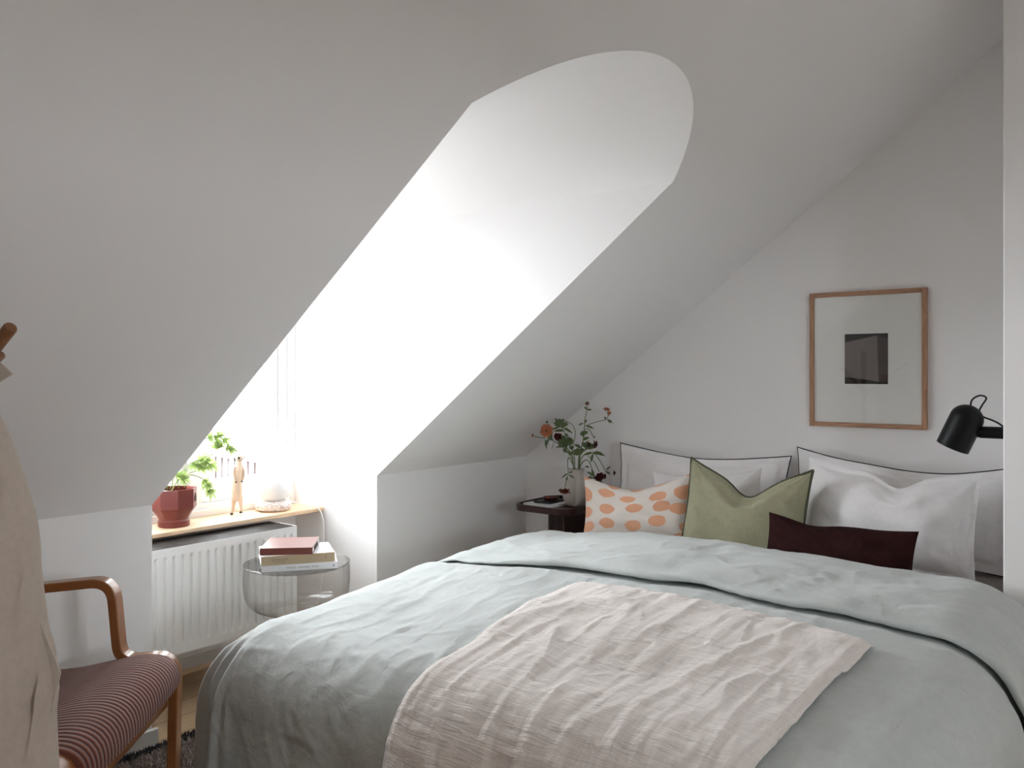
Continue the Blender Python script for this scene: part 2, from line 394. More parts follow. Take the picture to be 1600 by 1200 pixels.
# ------------------------------------------------------------------ outside
g = MB(); g.box((-40, -40, -6.1), (40, 40, -6)); struct(g.build('ground_outside', M['yard'], smooth_=False))
ob = thing('outbuilding', 'red board outbuilding with corrugated roof seen through the window', 'building', (5.05, 4.4, -6), R_(-7))
g = MB(); L = 12
for i in range(80):
    y0 = i * .15; g.box((0, y0, 0), (.3, y0 + .15, 6.35)); g.box((-.014, y0, 0), (0, y0 + .04, 6.35))
g.build('board_wall', M['facade'], ob, smooth_=False)
box('fascia', (-.12, 0, 6.37), (-.06, L, 6.47), M['fascia'], ob, .005)
g = MB()
g.grid(lambda u, v: (lerp(-.14, 4, v), u * L, lerp(6.5, 7.6, v) + .022 * math.sin(u * L * 2 * math.pi / .09)), 1200, 1)
g.build('corrugated_roof', M['roofmetal'], ob, solid=.01, sharp=0)

# ------------------------------------------------------------------ radiator
RX0, RX1, RY, RZ0, RZ1 = 1.59, 2.345, 3.0, .214, .631
rad = thing('radiator', 'white ribbed panel radiator under the pine window sill', 'radiator', (RX0, RY, 0))
w = RX1 - RX0; n = 20; pitch = .0367; x00 = (w - pitch * 19) / 2
def radf(u, v):
    x = u * w; z = lerp(RZ0, RZ1, v); k = (x - x00 + pitch / 2) / pitch; ph = k - math.floor(k)
    inx = 1 if 0 < k < 20 else 0
    e = smooth((z - RZ0 - .035) / .012) * smooth((RZ1 - .035 - z) / .012)
    prof = smooth((abs(ph - .5) - .10) / .12)
    return (x, .0105 * inx * e * (1 - prof) * 1.0, z)
MB().grid(radf, 480, 60).build('front_panel', M['white'], rad, sharp=0)
for x in (0, w - .004): box('side_panel', (x, .0005, RZ0), (x + .004, .19, RZ1), M['white'], rad, .001)
g = MB(); g.box((0, .012, RZ0), (w, .19, RZ0 + .004)); g.build('bottom_plate', M['white'], rad)
g = MB()
for i in range(110):
    x = .006 + i * (w - .012) / 109; g.box((x - .0012, .006, RZ1 - .006), (x + .0012, .190, RZ1 - .001))
for y in (.006, .04, .08, .12, .16, .19): g.box((.004, y - .0015, RZ1 - .008), (w - .004, y + .0015, RZ1 - .0005))
g.build('top_grille', M['grille'], rad, smooth_=False)
box('convector', (.005, .02, RZ0 + .01), (w - .005, .185, RZ1 - .03), M['dark'], rad, 0)
box('rear_panel', (0, .19, RZ0), (w, .202, RZ1), M['white'], rad)
for x in (.12, w - .12): box('bracket', (x - .02, .202, RZ0 + .05), (x + .02, YW - RY, RZ1 - .06), M['white'], rad)
g = MB(); g.tube([(w - .04, .06, RZ0), (w - .04, .06, 0)], .009, 10); g.tube([(w - .09, .06, RZ0), (w - .09, .06, 0)], .009, 10); g.build('pipe', M['white'], rad)

# ------------------------------------------------------------------ bed
MX0, MX1, MY0, MY1, MZ = 1.66, 3.715, .42, 2.2, .53
bed = thing('bed', 'wide bed with taupe fitted sheet against the gable wall', 'bed', (0, 0, 0))
box('bed_base', (MX0, MY0 + .01, .14), (MX1, MY1 - .01, .30), M['mattress'], bed, .02, 3)
box('mattress', (MX0, MY0, .302), (MX1, MY1, MZ - .006), M['mattress'], bed, .05, 4)
box('fitted_sheet', (MX0 - .005, MY0 - .005, .36), (MX1, MY1 + .005, MZ), M['sheet'], bed, .055, 5)
for x in (MX0 + .1, MX1 - .1):
    for y in (MY0 + .1, MY1 - .1): g = MB(); g.tube([(x, y, 0), (x, y, .14)], [.022, .028], 14); g.build('leg', M['darkwood'], bed)

# duvet : a sheet laid over the rounded bed, its head end folded back
DC, DW, DR, PF = 1.30, .80, .22, 1.62
def drape(p, q, off=0.0, seed=0.0, amp=1.0):
    dq = q - DC; a = max(0.0, PF - p); b = max(0.0, abs(dq) - DW); s = 1 if dq >= 0 else -1
    x0 = max(p, PF); y0 = DC + max(-DW, min(DW, dq))
    r = (a ** 3 + b ** 3) ** (1 / 3); hyp = math.hypot(a, b)
    dx, dy = (-a / hyp, s * b / hyp) if hyp > 1e-9 else (0, 0)
    th = r / DR
    if th < math.pi / 2: h = DR * math.sin(th); dz = DR * (1 - math.cos(th)); nh, nz = math.sin(th), math.cos(th)
    else: e = r - DR * math.pi / 2; h = DR + .10 * e; dz = DR + e; nh, nz = .995, .1
    crown = .035 * math.cos(min(1, abs(y0 - DC) / 1.0) * math.pi / 2) * smooth((x0 - PF + .1) / .5)
    soft = smooth((x0 - 1.62) / .7)
    zt = .545 + .03 * soft + crown
    # side and corner folds
    d = smooth((dz - .02) / .30)
    if a > 0 and b > 0 and s > 0 or (a > 0 and b > 0):
        ph = math.atan2(b, a); fold = math.sin(2 * ph) * (.040 * math.sin(9.5 * ph + seed) + .030 * math.sin(21 * ph + 1.3 + 2 * sn(ph * 2, dz * 3, 5))) * smooth((dz - .01) / .25)
    else: fold = 0
    run = y0 * 1.0 + x0 * 1.0
    fold += d * (.022 * sn(run * 4.2, seed, 3.1) + .012 * sn(run * 11, seed, 7.7))
    P = Vector((x0 + dx * h, y0 + dy * h, zt - dz))
    N = Vector((dx * nh, dy * nh, nz))
    w = .012 * sn(p * 3.0, q * 3.0, seed) + .007 * sn(p * 7, q * 5, seed + 4)
    rd = abs(sn(p * 5 + .6 * sn(p * 3, q * 3, 2), q * 9, seed + 9)); w += .0028 * (1 - min(1, rd * 5))
    rd = abs(sn(p * 14 + q * 6, q * 12 - p * 3, seed + 5)); w += .0014 * (1 - min(1, rd * 5))
    if amp > 1: w += creases(p, q)
    P += N * (off + fold + w)
    if P.z < .05: P.z = .05
    return P
HEADP = 3.0
cr_ = random.Random(21); CREASES = []
def crease(p, q, ang, L, w, h): CREASES.append((p, q, math.cos(ang), math.sin(ang), L, w, h))
for _ in range(46): crease(cr_.uniform(2.5, 2.98), cr_.uniform(.45, 2.1), cr_.choice((-1, 1)) * cr_.uniform(.5, 1.35), cr_.uniform(.05, .16), cr_.uniform(.006, .011), cr_.uniform(.002, .0048))
for _ in range(38): crease(cr_.uniform(1.7, 2.5), cr_.uniform(1.4, 2.1), cr_.gauss(-.25, .35), cr_.uniform(.08, .25), cr_.uniform(.007, .013), cr_.uniform(.0012, .003))
for _ in range(34): crease(cr_.uniform(1.2, 1.75), cr_.uniform(1.45, 2.35), cr_.gauss(.5, .7), cr_.uniform(.05, .16), cr_.uniform(.007, .012), cr_.uniform(.002, .0045))
for _ in range(20): crease(cr_.uniform(1.4, 2.4), cr_.uniform(.2, .65), cr_.gauss(.2, .5), cr_.uniform(.06, .2), cr_.uniform(.007, .012), cr_.uniform(.0015, .0035))
for k in range(9): crease(2.44 - .012 * k, .35 + .2 * k, 1.57 + cr_.gauss(0, .1), .22, .012, .004)
def creases(p, q):
    t = 0.0
    for cp, cq, ca, sa, L, w_, h in CREASES:
        dx, dy = p - cp, q - cq
        if dx * dx + dy * dy > L * L: continue
        a = dx * ca + dy * sa; b = -dx * sa + dy * ca + .12 * a * a / L
        t += h * math.exp(-(b / w_) ** 2) * smooth(1 - abs(a) / L)
    return t
def fold_line(q): return 2.48 + .03 * sn(q * 3, 1, 1) - .09 * smooth((q - 1.6) / .5)
g = MB()
def qrange(v): return lerp(DC - DW - .62, DC + DW + .50, v)
PLO = PF - .62
NU1 = 190
def duv(u, v):
    q = qrange(v)
    if u < .72:
        p = lerp(PLO, HEADP, u / .72); off = 0.0
        pl = fold_line(q)
        if p > pl - .12: off -= .008 * smooth((p - pl + .12) / .12)
        puff = .014 * math.exp(-((p - pl + .10) / .07) ** 2); return drape(p, q, off + puff, 0, 2)
    if u < .76:
        t = (u - .72) / .04; a = math.pi * t
        fl = 1 - .55 * smooth((q - 1.65) / .4)
        p = HEADP + .026 * math.sin(a); return drape(p, q, .026 * (1 - math.cos(a)) * fl, 0, 1)
    pl = fold_line(q)
    if u < .93:
        t = (u - .76) / .17; p = lerp(HEADP, pl, t)
        fl = 1 - .55 * smooth((q - 1.65) / .4); lift = (.052 - .018 * t ** 2 + .010 * math.sin(math.pi * t)) * fl
        rp = .010 * sn(p * 6 + q * 3, q * 4, 21) + .006 * sn(p * 16, q * 7, 23)
        return drape(p, q, lift + rp, 0, 2)
    t = (u - .93) / .07
    if t < .5:
        a = math.pi * t * 2; return drape(pl - .014 * math.sin(a), q, (.034 - .013 * (1 - math.cos(a))) * (1 - .55 * smooth((q - 1.65) / .4)) + (.010 * sn(pl * 6 + q * 3, q * 4, 21) + .006 * sn(pl * 16, q * 7, 23)) * (1 - t), 0, 1)
    return drape(pl + (t - .5) * .3, q, .008 * (1 - .5 * smooth((q - 1.65) / .4)), 0, 1)
g.grid(duv, 300, 210)
duv_o = tag(g.build('duvet', M['duvet'], sharp=0), 'grey-green cotton duvet spread over the bed, folded back at the head', 'duvet')
sb = duv_o.modifiers.new('s', 'SUBSURF'); sb.levels = 1; sb.render_levels = 1

# throw blanket over the foot of the bed
g = MB()
def thr(u, v):
    q0 = lerp(.60, 1.47, u); p = lerp(2.30, PF - .52, v)
    q = q0 + .02 * sn(v * 3, u * 1.2, 40) + lerp(.05, -.04, v) * (1 if 0 else 0) + (.035 - .06 * v) * (u - .5) * 0
    q += (u - .5) * 2 * (-.02) * smooth(v / .5) + .05 * (1 - v) * (u - .3)
    pp = p + .02 * sn(u * 4, 3, 11) * (1 - v) + .025 * (u - .5) * (1 - v)
    o = .026 + .005 * sn(q * 7, pp * 1.8, 50) + .0035 * sn(q * 22 + pp * 2, pp * 3.5, 51) + .0022 * sn(q * 9, pp * 70, 52) + .0018 * sn(q * 55, pp * 8, 53)
    rd = abs(sn(q * 7, pp * 1.6, 55)); o += .0045 * (1 - min(1, rd * 6))
    o = max(.016, o) - .010 * smooth((abs(u - .5) - .47) / .03) - .008 * smooth((.03 - v) / .03)
    return drape(pp, q, o, 0, 1)
g.grid(thr, 190, 280, lambda u, v: (u * .88, v * 1.2))
tho = tag(g.build('throw_blanket', M['throw'], sharp=0, solid=.006), 'crinkled off-white cotton throw blanket laid across the foot of the duvet', 'blanket')

# ------------------------------------------------------------------ pillows
def pillow(name, label, cat, cen, w, h, t, m, lean=14, roll=0, yaw=0, dent=0.0, dentw=.3, dentx=0, pinch=.06, ears=0, seed=0, edge=None, edge_r=.003, flange=0.0, sag=0, group=None, wr=1.0):
    B = Matrix.Rotation(R_(yaw), 4, 'Z') @ Matrix.Rotation(R_(0), 4, 'X')
    # local: x to the right along the gable wall (-Y), y up, z towards the room (-X)
    base = Matrix(((0, 0, -1, 0), (-1, 0, 0, 0), (0, 1, 0, 0), (0, 0, 0, 1)))
    T = Matrix.Translation(cen) @ Matrix.Rotation(R_(yaw), 4, 'Z') @ base @ Matrix.Rotation(R_(-lean), 4, 'X') @ Matrix.Rotation(R_(roll), 4, 'Z')
    def outline(u, v):
        x = w / 2 * u * (1 - pinch * (1 - v * v) * abs(u)); y = h / 2 * v * (1 - pinch * (1 - u * u) * abs(v))
        top = smooth((v + .15) / 1.15)
        y -= dent * math.exp(-((u - dentx) / dentw) ** 2) * top
        y += ears * top * max(0, abs(u) - .45) ** 1.5 * 2.2
        x *= 1 - .05 * ears / .05 * top * 0
        y += sag * sn(u * 1.7, seed, 2) * top
        return x, y
    def prof(u, v):
        fx = 1 - flange * 2 / w; fy = 1 - flange * 2 / h
        uu, vv = min(1, abs(u) / fx), min(1, abs(v) / fy)
        e = max(0, 1 - uu ** 2.6) * max(0, 1 - vv ** 2.6)
        return e ** .62
    def surf(sgn):
        def f(a, b):
            u, v = math.sin((a - .5) * math.pi), math.sin((b - .5) * math.pi)
            x, y = outline(u, v); e = prof(u, v)
            th = t / 2 * e * (1 - .35 * dent / max(h, .1) * 2 * math.exp(-((u - dentx) / dentw) ** 2) * smooth((v + .3) / 1.2))
            wk = wr * e ** .5 * (.010 * sn(u * 2.2, v * 2.2, seed + sgn) + .006 * sn(u * 5 + v * 2, v * 4, seed + 3 * sgn))
            # creases running out from the corners and the dent
            rr = math.hypot(u - dentx, v - 1.1); an = math.atan2(v - 1.1, u - dentx)
            wk += wr * .006 * math.sin(an * 17 + seed) * math.exp(-rr * 1.6) * e ** .5 * (1 if dent > .02 else .3)
            cr = min(math.hypot(abs(u) - 1, abs(v) - 1), 1); ca = math.atan2(1 - abs(v), 1 - abs(u) + 1e-6)
            wk += wr * .004 * math.sin(ca * 13 + seed * 2) * math.exp(-cr * 2.2) * e ** .4
            z = sgn * max(.0015, th + wk) if e > .001 else sgn * .0015 * (1 if flange else .4)
            if flange and e <= .001: z += .004 * sn(u * 9, v * 9, seed)
            return (x, y, z)
        return f
    q = MB(); N = 56
    q.grid(surf(1), N, N, lambda a, b: ((math.sin((a - .5) * math.pi) * w / 2, math.sin((b - .5) * math.pi) * h / 2)))
    q.grid(surf(-1), N, N, lambda a, b: ((math.sin((a - .5) * math.pi) * w / 2 + 3.3, math.sin((b - .5) * math.pi) * h / 2 + 1.7)))
    def rim(i, s): return i
    # close the seam
    W = N + 1; b2 = W * W
    bd = [(i, 0) for i in range(N)] + [(N, j) for j in range(N)] + [(N - i, N) for i in range(N)] + [(0, N - j) for j in range(N)]
    for k in range(len(bd)):
        (i, j), (i2, j2) = bd[k], bd[(k + 1) % len(bd)]
        q.f.append((j * W + i, j2 * W + i2, b2 + j2 * W + i2, b2 + j * W + i))
    o = q.build(name, m, sharp=0); o.matrix_world = T
    tag(o, label, cat, group)
    if edge:
        pts = [(q.v[j * W + i] + q.v[b2 + j * W + i]) / 2 for i, j in bd]; pts = pts + [pts[0]]
        e = MB(); e.tube(pts, edge_r, 6, cap=False); e.build('edge_piping', edge, o)
    return o
PG = 'pillows at the head of the bed'
pillow('pillow', 'white linen pillow with black edging against the wall, left of the pair', 'pillow', (3.635, 1.715, .737), .86, .385, .11, M['pillow'], 7, -1, 0, .02, .5, pinch=.05, ears=.018, seed=1.3, edge=M['edge_black'], edge_r=.0026, flange=.035)
pillow('pillow', 'white linen pillow with black edging against the wall, beneath the wall lamp', 'pillow', (3.635, .850, .744), .83, .385, .11, M['pillow'], 7, -2.2, 0, .02, .5, .2, pinch=.05, ears=.03, seed=4.1, edge=M['edge_black'], edge_r=.0026, flange=.035)
pillow('pillow', 'plain white pillow mostly hidden behind the spotted and green cushions', 'pillow', (3.475, 1.600, .705), .52, .30, .11, M['pillow'], 12, 6, 0, .03, .35, pinch=.05, ears=.02, seed=7.7)
pillow('pillow', 'plump white linen pillow behind the burgundy cushion', 'pillow', (3.43, .835, .735), .63, .38, .14, M['pillow'], 14, -2, 2, .055, .24, .1, pinch=.05, ears=.03, seed=9.2, flange=.02, wr=1.5)
pillow('cushion', 'off-white cushion with orange oval spots', 'cushion', (3.325, 1.868, .688), .53, .258, .12, M['spots'], 12, 5.5, 3, .035, .5, 0, pinch=.05, ears=.03, seed=12.4)
pillow('cushion', 'sage green linen cushion with a deep dent and darker edge', 'cushion', (3.29, 1.350, .715), .52, .345, .13, M['green'], 13, -2, 0, .085, .36, .05, pinch=.05, ears=.05, seed=15.6, edge=M['green_edge'], edge_r=.0055, wr=1.4)
pillow('cushion', 'long dark burgundy lumbar cushion in front', 'cushion', (3.125, .93, .648), .53, .212, .10, M['burgundy'], 16, -1.5, 0, .015, .3, -.35, pinch=.04, ears=.012, seed=18.3)

# ------------------------------------------------------------------ picture
pic = thing('framed_picture', 'oak framed print of a grey block hung above the pillows', 'picture', (XG, 0, 0))
y0, y1, z0, z1, fw = .752, 1.223, 1.069, 1.647, .019
for nm, lo, hi, mm in (('frame', (-.022, y0, z0), (-.001, y0 + fw, z1), 'oakframe'), ('frame', (-.022, y1 - fw, z0), (-.001, y1, z1), 'oakframe'), ('frame', (-.022, y0 + fw, z0), (-.001, y1 - fw, z0 + fw), 'oakframe_h'), ('frame', (-.022, y0 + fw, z1 - fw), (-.001, y1 - fw, z1), 'oakframe_h')):
    box(nm, lo, hi, M[mm], pic, .0015)
box('mat_board', (-.012, y0 + fw, z0 + fw), (-.004, y1 - fw, z1 - fw), M['mat_board'], pic, 0)
def poly(name, pts, x, m, parent):
    q = MB(); n = len(pts); q.add([(x, y, z) for y, z in pts] + [(x + .0006, y, z) for y, z in pts], [tuple(range(n)), tuple(range(n, 2 * n))] + [(i, (i + 1) % n, (i + 1) % n + n, i + n) for i in range(n)]); return q.build(name, m, parent, smooth_=False)
pl, pr, pb, pt = 1.0755, .9015, 1.2535, 1.466
def pp(s, t): return (lerp(pl, pr, s), lerp(pt, pb, t))
pr_o = poly('print', [pp(0, 0), pp(1, 0), pp(1, 1), pp(0, 1)], -.0127, M['print_dark'], pic)
poly('printed_block_face', [pp(.0, .165), pp(.755, .04), pp(.79, .955), pp(.6, .925), pp(0, .86)], -.0134, M['print_face'], pr_o)
poly('printed_block_side', [pp(.755, .04), pp(1, .12), pp(1, .92), pp(.86, .98), pp(.79, .955)], -.0134, M['print_side'], pr_o)
box('glass', (-.0185, y0 + fw, z0 + fw), (-.0165, y1 - fw, z1 - fw), M['picglass'], pic, 0)

# ------------------------------------------------------------------ wall lamp
lamp = thing('wall_lamp', 'black dome-shade reading lamp mounted beside the bed', 'lamp', (3.3, YBK, 1.095))
g = MB(); g.tube([(0, 0, 0), (0, .098, 0), (0, .110, 0), (0, .118, 0)], [.0205, .0205, .018, .008], 24); g.build('wall_arm', M['black'], lamp)
ax = Vector((0, .063, -.144)).normalized(); top = Vector((0, .124, .090))
sh = bpy.data.objects.new('tmp', None)
Tq = Matrix.Translation(top) @ ax.to_track_quat('Z', 'X').to_matrix().to_4x4()
bpy.data.objects.remove(sh)
pf = [(.0, .0)] + [(.0545 * math.sin(a), .0545 * .9 * (1 - math.cos(a))) for a in [math.pi / 2 * k / 12 for k in range(1, 13)]] + [(.0545, .160), (.0525, .160), (.0525, .06), (.05, .03), (.0, .012)]
q = MB().lathe(pf, 48); q.v = [Tq @ v for v in q.v]; q.build('lamp_shade', M['black'], lamp, sharp=50)
q = MB(); q.lathe([(0, .03), (.02, .03), (.02, .08), (.03, .1), (.025, .125), (0, .135)], 24); q.v = [Tq @ v for v in q.v]; q.build('bulb', M['opal'], lamp)
g = MB(); g.tube([(0, .112, 0), (0, .128, .002)], .009, 12); g.build('joint', M['black'], lamp)
O = Vector((3.3, YBK, 1.095))
cp = [Vector(p) - O for p in ((3.3, .529, 1.178), (3.3, .524, 1.203), (3.3, .512, 1.216), (3.3, .495, 1.222), (3.3, .479, 1.213), (3.3, .493, 1.186), (3.3, .500, 1.167), (3.3, .489, 1.149), (3.3, .460, 1.137), (3.3, .437, 1.124), (3.3, .422, 1.108), (3.3, .410, 1.085))]
g = MB(); g.tube(bez(cp, 8), .003, 8); g.build('loop_cord', M['blackcord'], lamp)
g = MB(); g.tube(bez([(0, .012, -.015), (-.004, .012, -.06), (-.01, .016, -.14), (0, .013, -.25), (0, .010, -.34), (0, .008, -.5)], 8), .003, 8); g.build('hanging_cord', M['blackcord'], lamp)

# ------------------------------------------------------------------ bedside table, vase, things on it
TX, TY, TZ = 3.515, 2.395, .634
tb = thing('bedside_table', 'dark brown tray-top bedside table in the corner left of the bed', 'table', (TX, TY, 0))
def rrect(hx, hy, r, n=10):
    out = []
    for cx, cy, a0 in ((hx - r, hy - r, 0), (-hx + r, hy - r, 90), (-hx + r, -hy + r, 180), (hx - r, -hy + r, 270)):
        out += [(cx + r * math.cos(R_(a0 + 90 * k / n)), cy + r * math.sin(R_(a0 + 90 * k / n))) for k in range(n + 1)]
    return out
o_, i_ = rrect(.20, .175, .075), rrect(.188, .163, .065)
MB().prism(o_, TZ - .016, TZ).build('tray_top', M['darkwood'], tb, bevel=.004, sharp=30)
g = MB(); n = len(o_)
g.add([(x, y, TZ - .004) for x, y in o_] + [(x, y, TZ + .016) for x, y in o_] + [(x, y, TZ + .016) for x, y in i_] + [(x, y, TZ - .004) for x, y in i_], [f for i in range(n) for f in ((i, (i + 1) % n, (i + 1) % n + n, i + n), (i + n, (i + 1) % n + n, (i + 1) % n + 2 * n, i + 2 * n), (i + 2 * n, (i + 1) % n + 2 * n, (i + 1) % n + 3 * n, i + 3 * n))])
g.build('tray_rim', M['darkwood'], tb, sharp=60)
lo = []
for k in range(7): y = -.108 + k * .0138; lo += [(-.135, y), (-.139, y + .0035), (-.139, y + .0103), (-.135, y + .0138)]
MB().prism(lo + [(.06, -.0114), (.06, -.108)], 0.0, TZ - .016).build('fluted_leg', M['darkwood'], tb, sharp=20)
MB().prism(rrect(.14, .12, .04), 0, .02).build('foot_plate', M['darkwood'], tb, bevel=.003)
mg = tag(MB().prism([(-.115, -.085), (.115, -.085), (.115, .085), (-.115, .085)], 0, .011).build('magazine', M['bookwhite'], loc=(3.505, 2.456, TZ + .0008), bevel=.001), 'pale magazine lying flat in the bedside tray', 'magazine'); mg.rotation_euler.z = R_(-4)
bk = tag(MB().box((-.075, -.05, 0), (.075, .05, .009)).build('notebook', M['blackbox'], loc=(3.505, 2.462, TZ + .012), bevel=.002), 'small black notebook on the pale magazine', 'book'); bk.rotation_euler.z = R_(4)
g = MB(); g.lathe([(0, 0), (.030, 0), (.040, .006), (.043, .014), (.041, .014), (.037, .008), (0, .006)], 32)
ds = tag(g.build('trinket_dish', M['reddish'], loc=(3.515, 2.462, TZ + .0215)), 'small dark red dish on top of the black notebook', 'dish')
g = MB(); g.lathe([(0, 0), (.006, .001), (.007, .005), (.004, .009), (0, .010)], 16); tag(g.build('shell_bead', M['peach'], loc=(3.495, 2.466, TZ + .0285)), 'tiny pale pink bead lying in the dark red dish', 'bead')
VX, VY = 3.55, 2.329
vase = thing('vase', 'off-white lobed ceramic vase on the bedside table', 'vase', (VX, VY, TZ + .0005))
vp = [(.0, .0), (.040, .0), (.050, .004), (.062, .022), (.0685, .045), (.066, .075), (.055, .105), (.041, .130), (.0325, .148), (.031, .158), (.034, .172), (.040, .184), (.0385, .184), (.032, .170), (.029, .158), (.0305, .146), (.038, .128), (.05, .100), (.058, .07), (.055, .03), (0, .012)]
vr = []
for (a, b), (c, d) in zip(vp, vp[1:]): vr += [(lerp(a, c, k / 4), lerp(b, d, k / 4)) for k in range(4)]
MB().lathe(vr + [vp[-1]], 144, lambda a, z: 1 + .20 * (abs(math.sin(3 * (a + .62))) ** .6 - .8) * smooth(z / .03)).build('body', M['ceramic'], vase, sharp=0)

# flowers ------------------------------------------------------------
VM = Vector((VX, VY, TZ + .184)); K = .00322
def vpx(u, v, d=0.0): return RIGHT * ((u - 901) * K) + UP * ((733 - v) * K) + FWD * d   # relative to the vase mouth
def leafmesh(q, base, d, length, width, droop=.3, up=FWD * .9 + UP * .5):
    d = d.normalized(); side = d.cross(up)
    side = side.normalized() if side.length > 1e-3 else Vector((1, 0, 0)); nr = side.cross(d)
    prof = [(0, .12), (.2, .55), (.38, 1), (.48, .72), (.62, .9), (.75, .5), (.88, .28), (1, .02)]
    vs = []
    for t, w_ in prof:
        c = base + d * (length * t) - UP * (droop * length * t * t) ; vs += [c - side * width * w_ / 2 + nr * width * .12 * w_, c, c + side * width * w_ / 2 + nr * width * .12 * w_]
    b = q.add(vs, []);
    for i in range(len(prof) - 1):
        for k in (0, 1): q.f.append((b + i * 3 + k, b + i * 3 + k + 1, b + i * 3 + 4 + k, b + i * 3 + 3 + k))
def flower(parent, name, c, nrm, r, m, n=34, cup=.5, centre=None):
    q = MB(); nrm = nrm.normalized(); t = nrm.orthogonal().normalized(); b = nrm.cross(t)
    for i in range(n):
        f = (i + .5) / n; a = i * 2.39996; el = lerp(1.25, .12, f ** .8) * (1 if cup > 0 else 1); rr = r * (.35 + .65 * f)
        d = (t * math.cos(a) + b * math.sin(a)) * math.cos(el) + nrm * math.sin(el) * cup * 1.3
        d.normalize(); sd = nrm.cross(d)
        sd = sd.normalized() if sd.length > 1e-4 else t; w_ = r * .42 * (.5 + .7 * f); lift = rnd.uniform(-.12, .12) * r
        pts = []
        for tt, ww in ((.08, .25), (.45, .8), (.8, 1), (1, .55)):
            cc = c + d * rr * tt + nrm * lift * tt + (nrm * r * .18 * (tt ** 2)) * (1 - f)
            pts += [cc - sd * w_ * ww / 2 + nrm * r * .08 * ww, cc, cc + sd * w_ * ww / 2 + nrm * r * .08 * ww]
        bb = q.add(pts, [])
        for k in range(3):
            for j in (0, 1): q.f.append((bb + k * 3 + j, bb + k * 3 + j + 1, bb + k * 3 + 4 + j, bb + k * 3 + 3 + j))
    o = q.build(name, m, parent, sharp=0)
    if centre: q2 = MB(); q2.lathe([(0, -r * .2), (r * .16, -r * .1), (r * .2, r * .1), (r * .1, r * .25), (0, r * .28)], 12); q2.v = [c + t * v.x + b * v.y + nrm * v.z for v in q2.v]; q2.build('centre', centre, o)
    return o
def bud(parent, c, r, m, name='bud'):
    q = MB(); q.lathe([(0, -r), (r * .7, -r * .7), (r, 0), (r * .75, r * .7), (r * .3, r), (0, r)], 12, lambda a, z: 1 + .12 * math.cos(a * 6)); q.v = [c + v for v in q.v]; return q.build(name, m, parent, sharp=0)
FG = 'cut flowers in the lobed vase'
def stemthing(label, pts, r0=.0029, leaves=(), branches=()):
    o = thing('flower_stem', label, 'flower', VM, 0, FG)
    base = [Vector((pts[0][3], pts[0][4], -.10)) * 1.0] if len(pts[0]) > 3 else []
    px = [vpx(*p[:3]) for p in pts]
    j = base[0] if base else Vector((px[0].x * .2, px[0].y * .2, -.10))
    neck = Vector((max(-.016, min(.016, px[0].x * .6)), max(-.016, min(.016, px[0].y * .6)), -.01))
    P = bez([Vector((neck.x * -.6, neck.y * -.6, -.12)), neck] + px, 8)
    q = MB(); q.tube(P, [lerp(r0, r0 * .55, i / len(P)) for i in range(len(P))], 7); q.build('stem', M['stem'], o)
    for br in branches:
        q = MB(); q.tube(bez([vpx(*p) for p in br], 8), r0 * .6, 6); q.build('branch', M['stem'], o)
    if leaves:
        for (u, v, d, du, dv, dd, L, w_) in leaves:
            q = MB(); leafmesh(q, vpx(u, v, d), vpx(du + 901, 733 + dv, dd), L, max(w_, .009) * 1.35, .25)
            q.build('leaf', M['leaf'], o, sharp=0)
    return o
def rl(px, n, L=.05, w_=.016, sp=1.0):
    out = []
    for i in range(int(n * 1.9)):
        a = rnd.uniform(.0, .95); k = min(int(a * (len(px) - 1)), len(px) - 2); t = a * (len(px) - 1) - k
        u, v, d = [lerp(px[k][j], px[k + 1][j], t) for j in range(3)]
        out.append((u, v, d, rnd.uniform(-8, 8) * sp, rnd.uniform(-10, 3), rnd.uniform(-.02, .02), L * rnd.uniform(.6, 1.2), w_ * rnd.uniform(.8, 1.5)))
    return out
P1 = [(893, 715, -.02), (880, 700, -.03), (868, 690, -.045), (856, 684, -.055), (852, 674, -.06)]
s = stemthing('flower stem with a large open peach bloom reaching left over the tray', P1, leaves=rl(P1, 5) + [(851, 688, -.055, 2, 8, 0, .035, .009), (850, 686, -.055, 6, 6, 0, .03, .006)], branches=([(858, 685, -.054), (846, 683, -.058), (838, 682, -.06), (834, 681, -.06)], [(854, 672, -.055), (855, 664, -.05), (854, 660, -.05)]))
flower(s, 'flower_head', vpx(853, 672, -.066), -FWD + UP * .1, .036, M['peach'], 46, .35, M['budbrown']); flower(s, 'flower_head', vpx(833, 680, -.06), -RIGHT + UP * .4 - FWD * .5, .013, M['peach'], 18, .8); bud(s, vpx(854, 659, -.05), .006, M['stem'])
P2 = [(894, 712, 0), (886, 700, .0), (880, 690, -.01), (874, 684, -.02)]
s = stemthing('flower stem with a dark burgundy drooping bloom beside the large peach one', P2, leaves=rl(P2, 6, .05))
flower(s, 'flower_head', vpx(872, 682, -.03), -RIGHT * .6 - FWD - UP * .3, .026, M['burg'], 34, .5); flower(s, 'flower_head', vpx(874, 689, -.03), -UP - FWD * .3, .016, M['burg'], 14, .9)
P3 = [(897, 712, .01), (890, 695, .01), (884, 680, 0), (877, 668, -.01), (872, 662, -.02)]
s = stemthing('leafy green flower stem without bloom, its bunch of leaves leaning left', P3, leaves=rl(P3, 8, .055) + [(878, 668, -.01, -10, -6, 0, .05, .014), (878, 669, -.01, 8, -8, 0, .05, .014), (876, 667, -.01, -12, 2, 0, .05, .012), (879, 669, -.01, 10, 3, 0, .055, .013), (874, 664, -.01, 0, -10, 0, .045, .012), (882, 674, 0, -10, -2, 0, .06, .014)], branches=([(893, 703, .01), (899, 680, 0), (895, 665, -.01), (886, 659, -.02), (881, 657, -.02)],))
bud(s, vpx(868, 655, -.02), .005, M['leaf'])
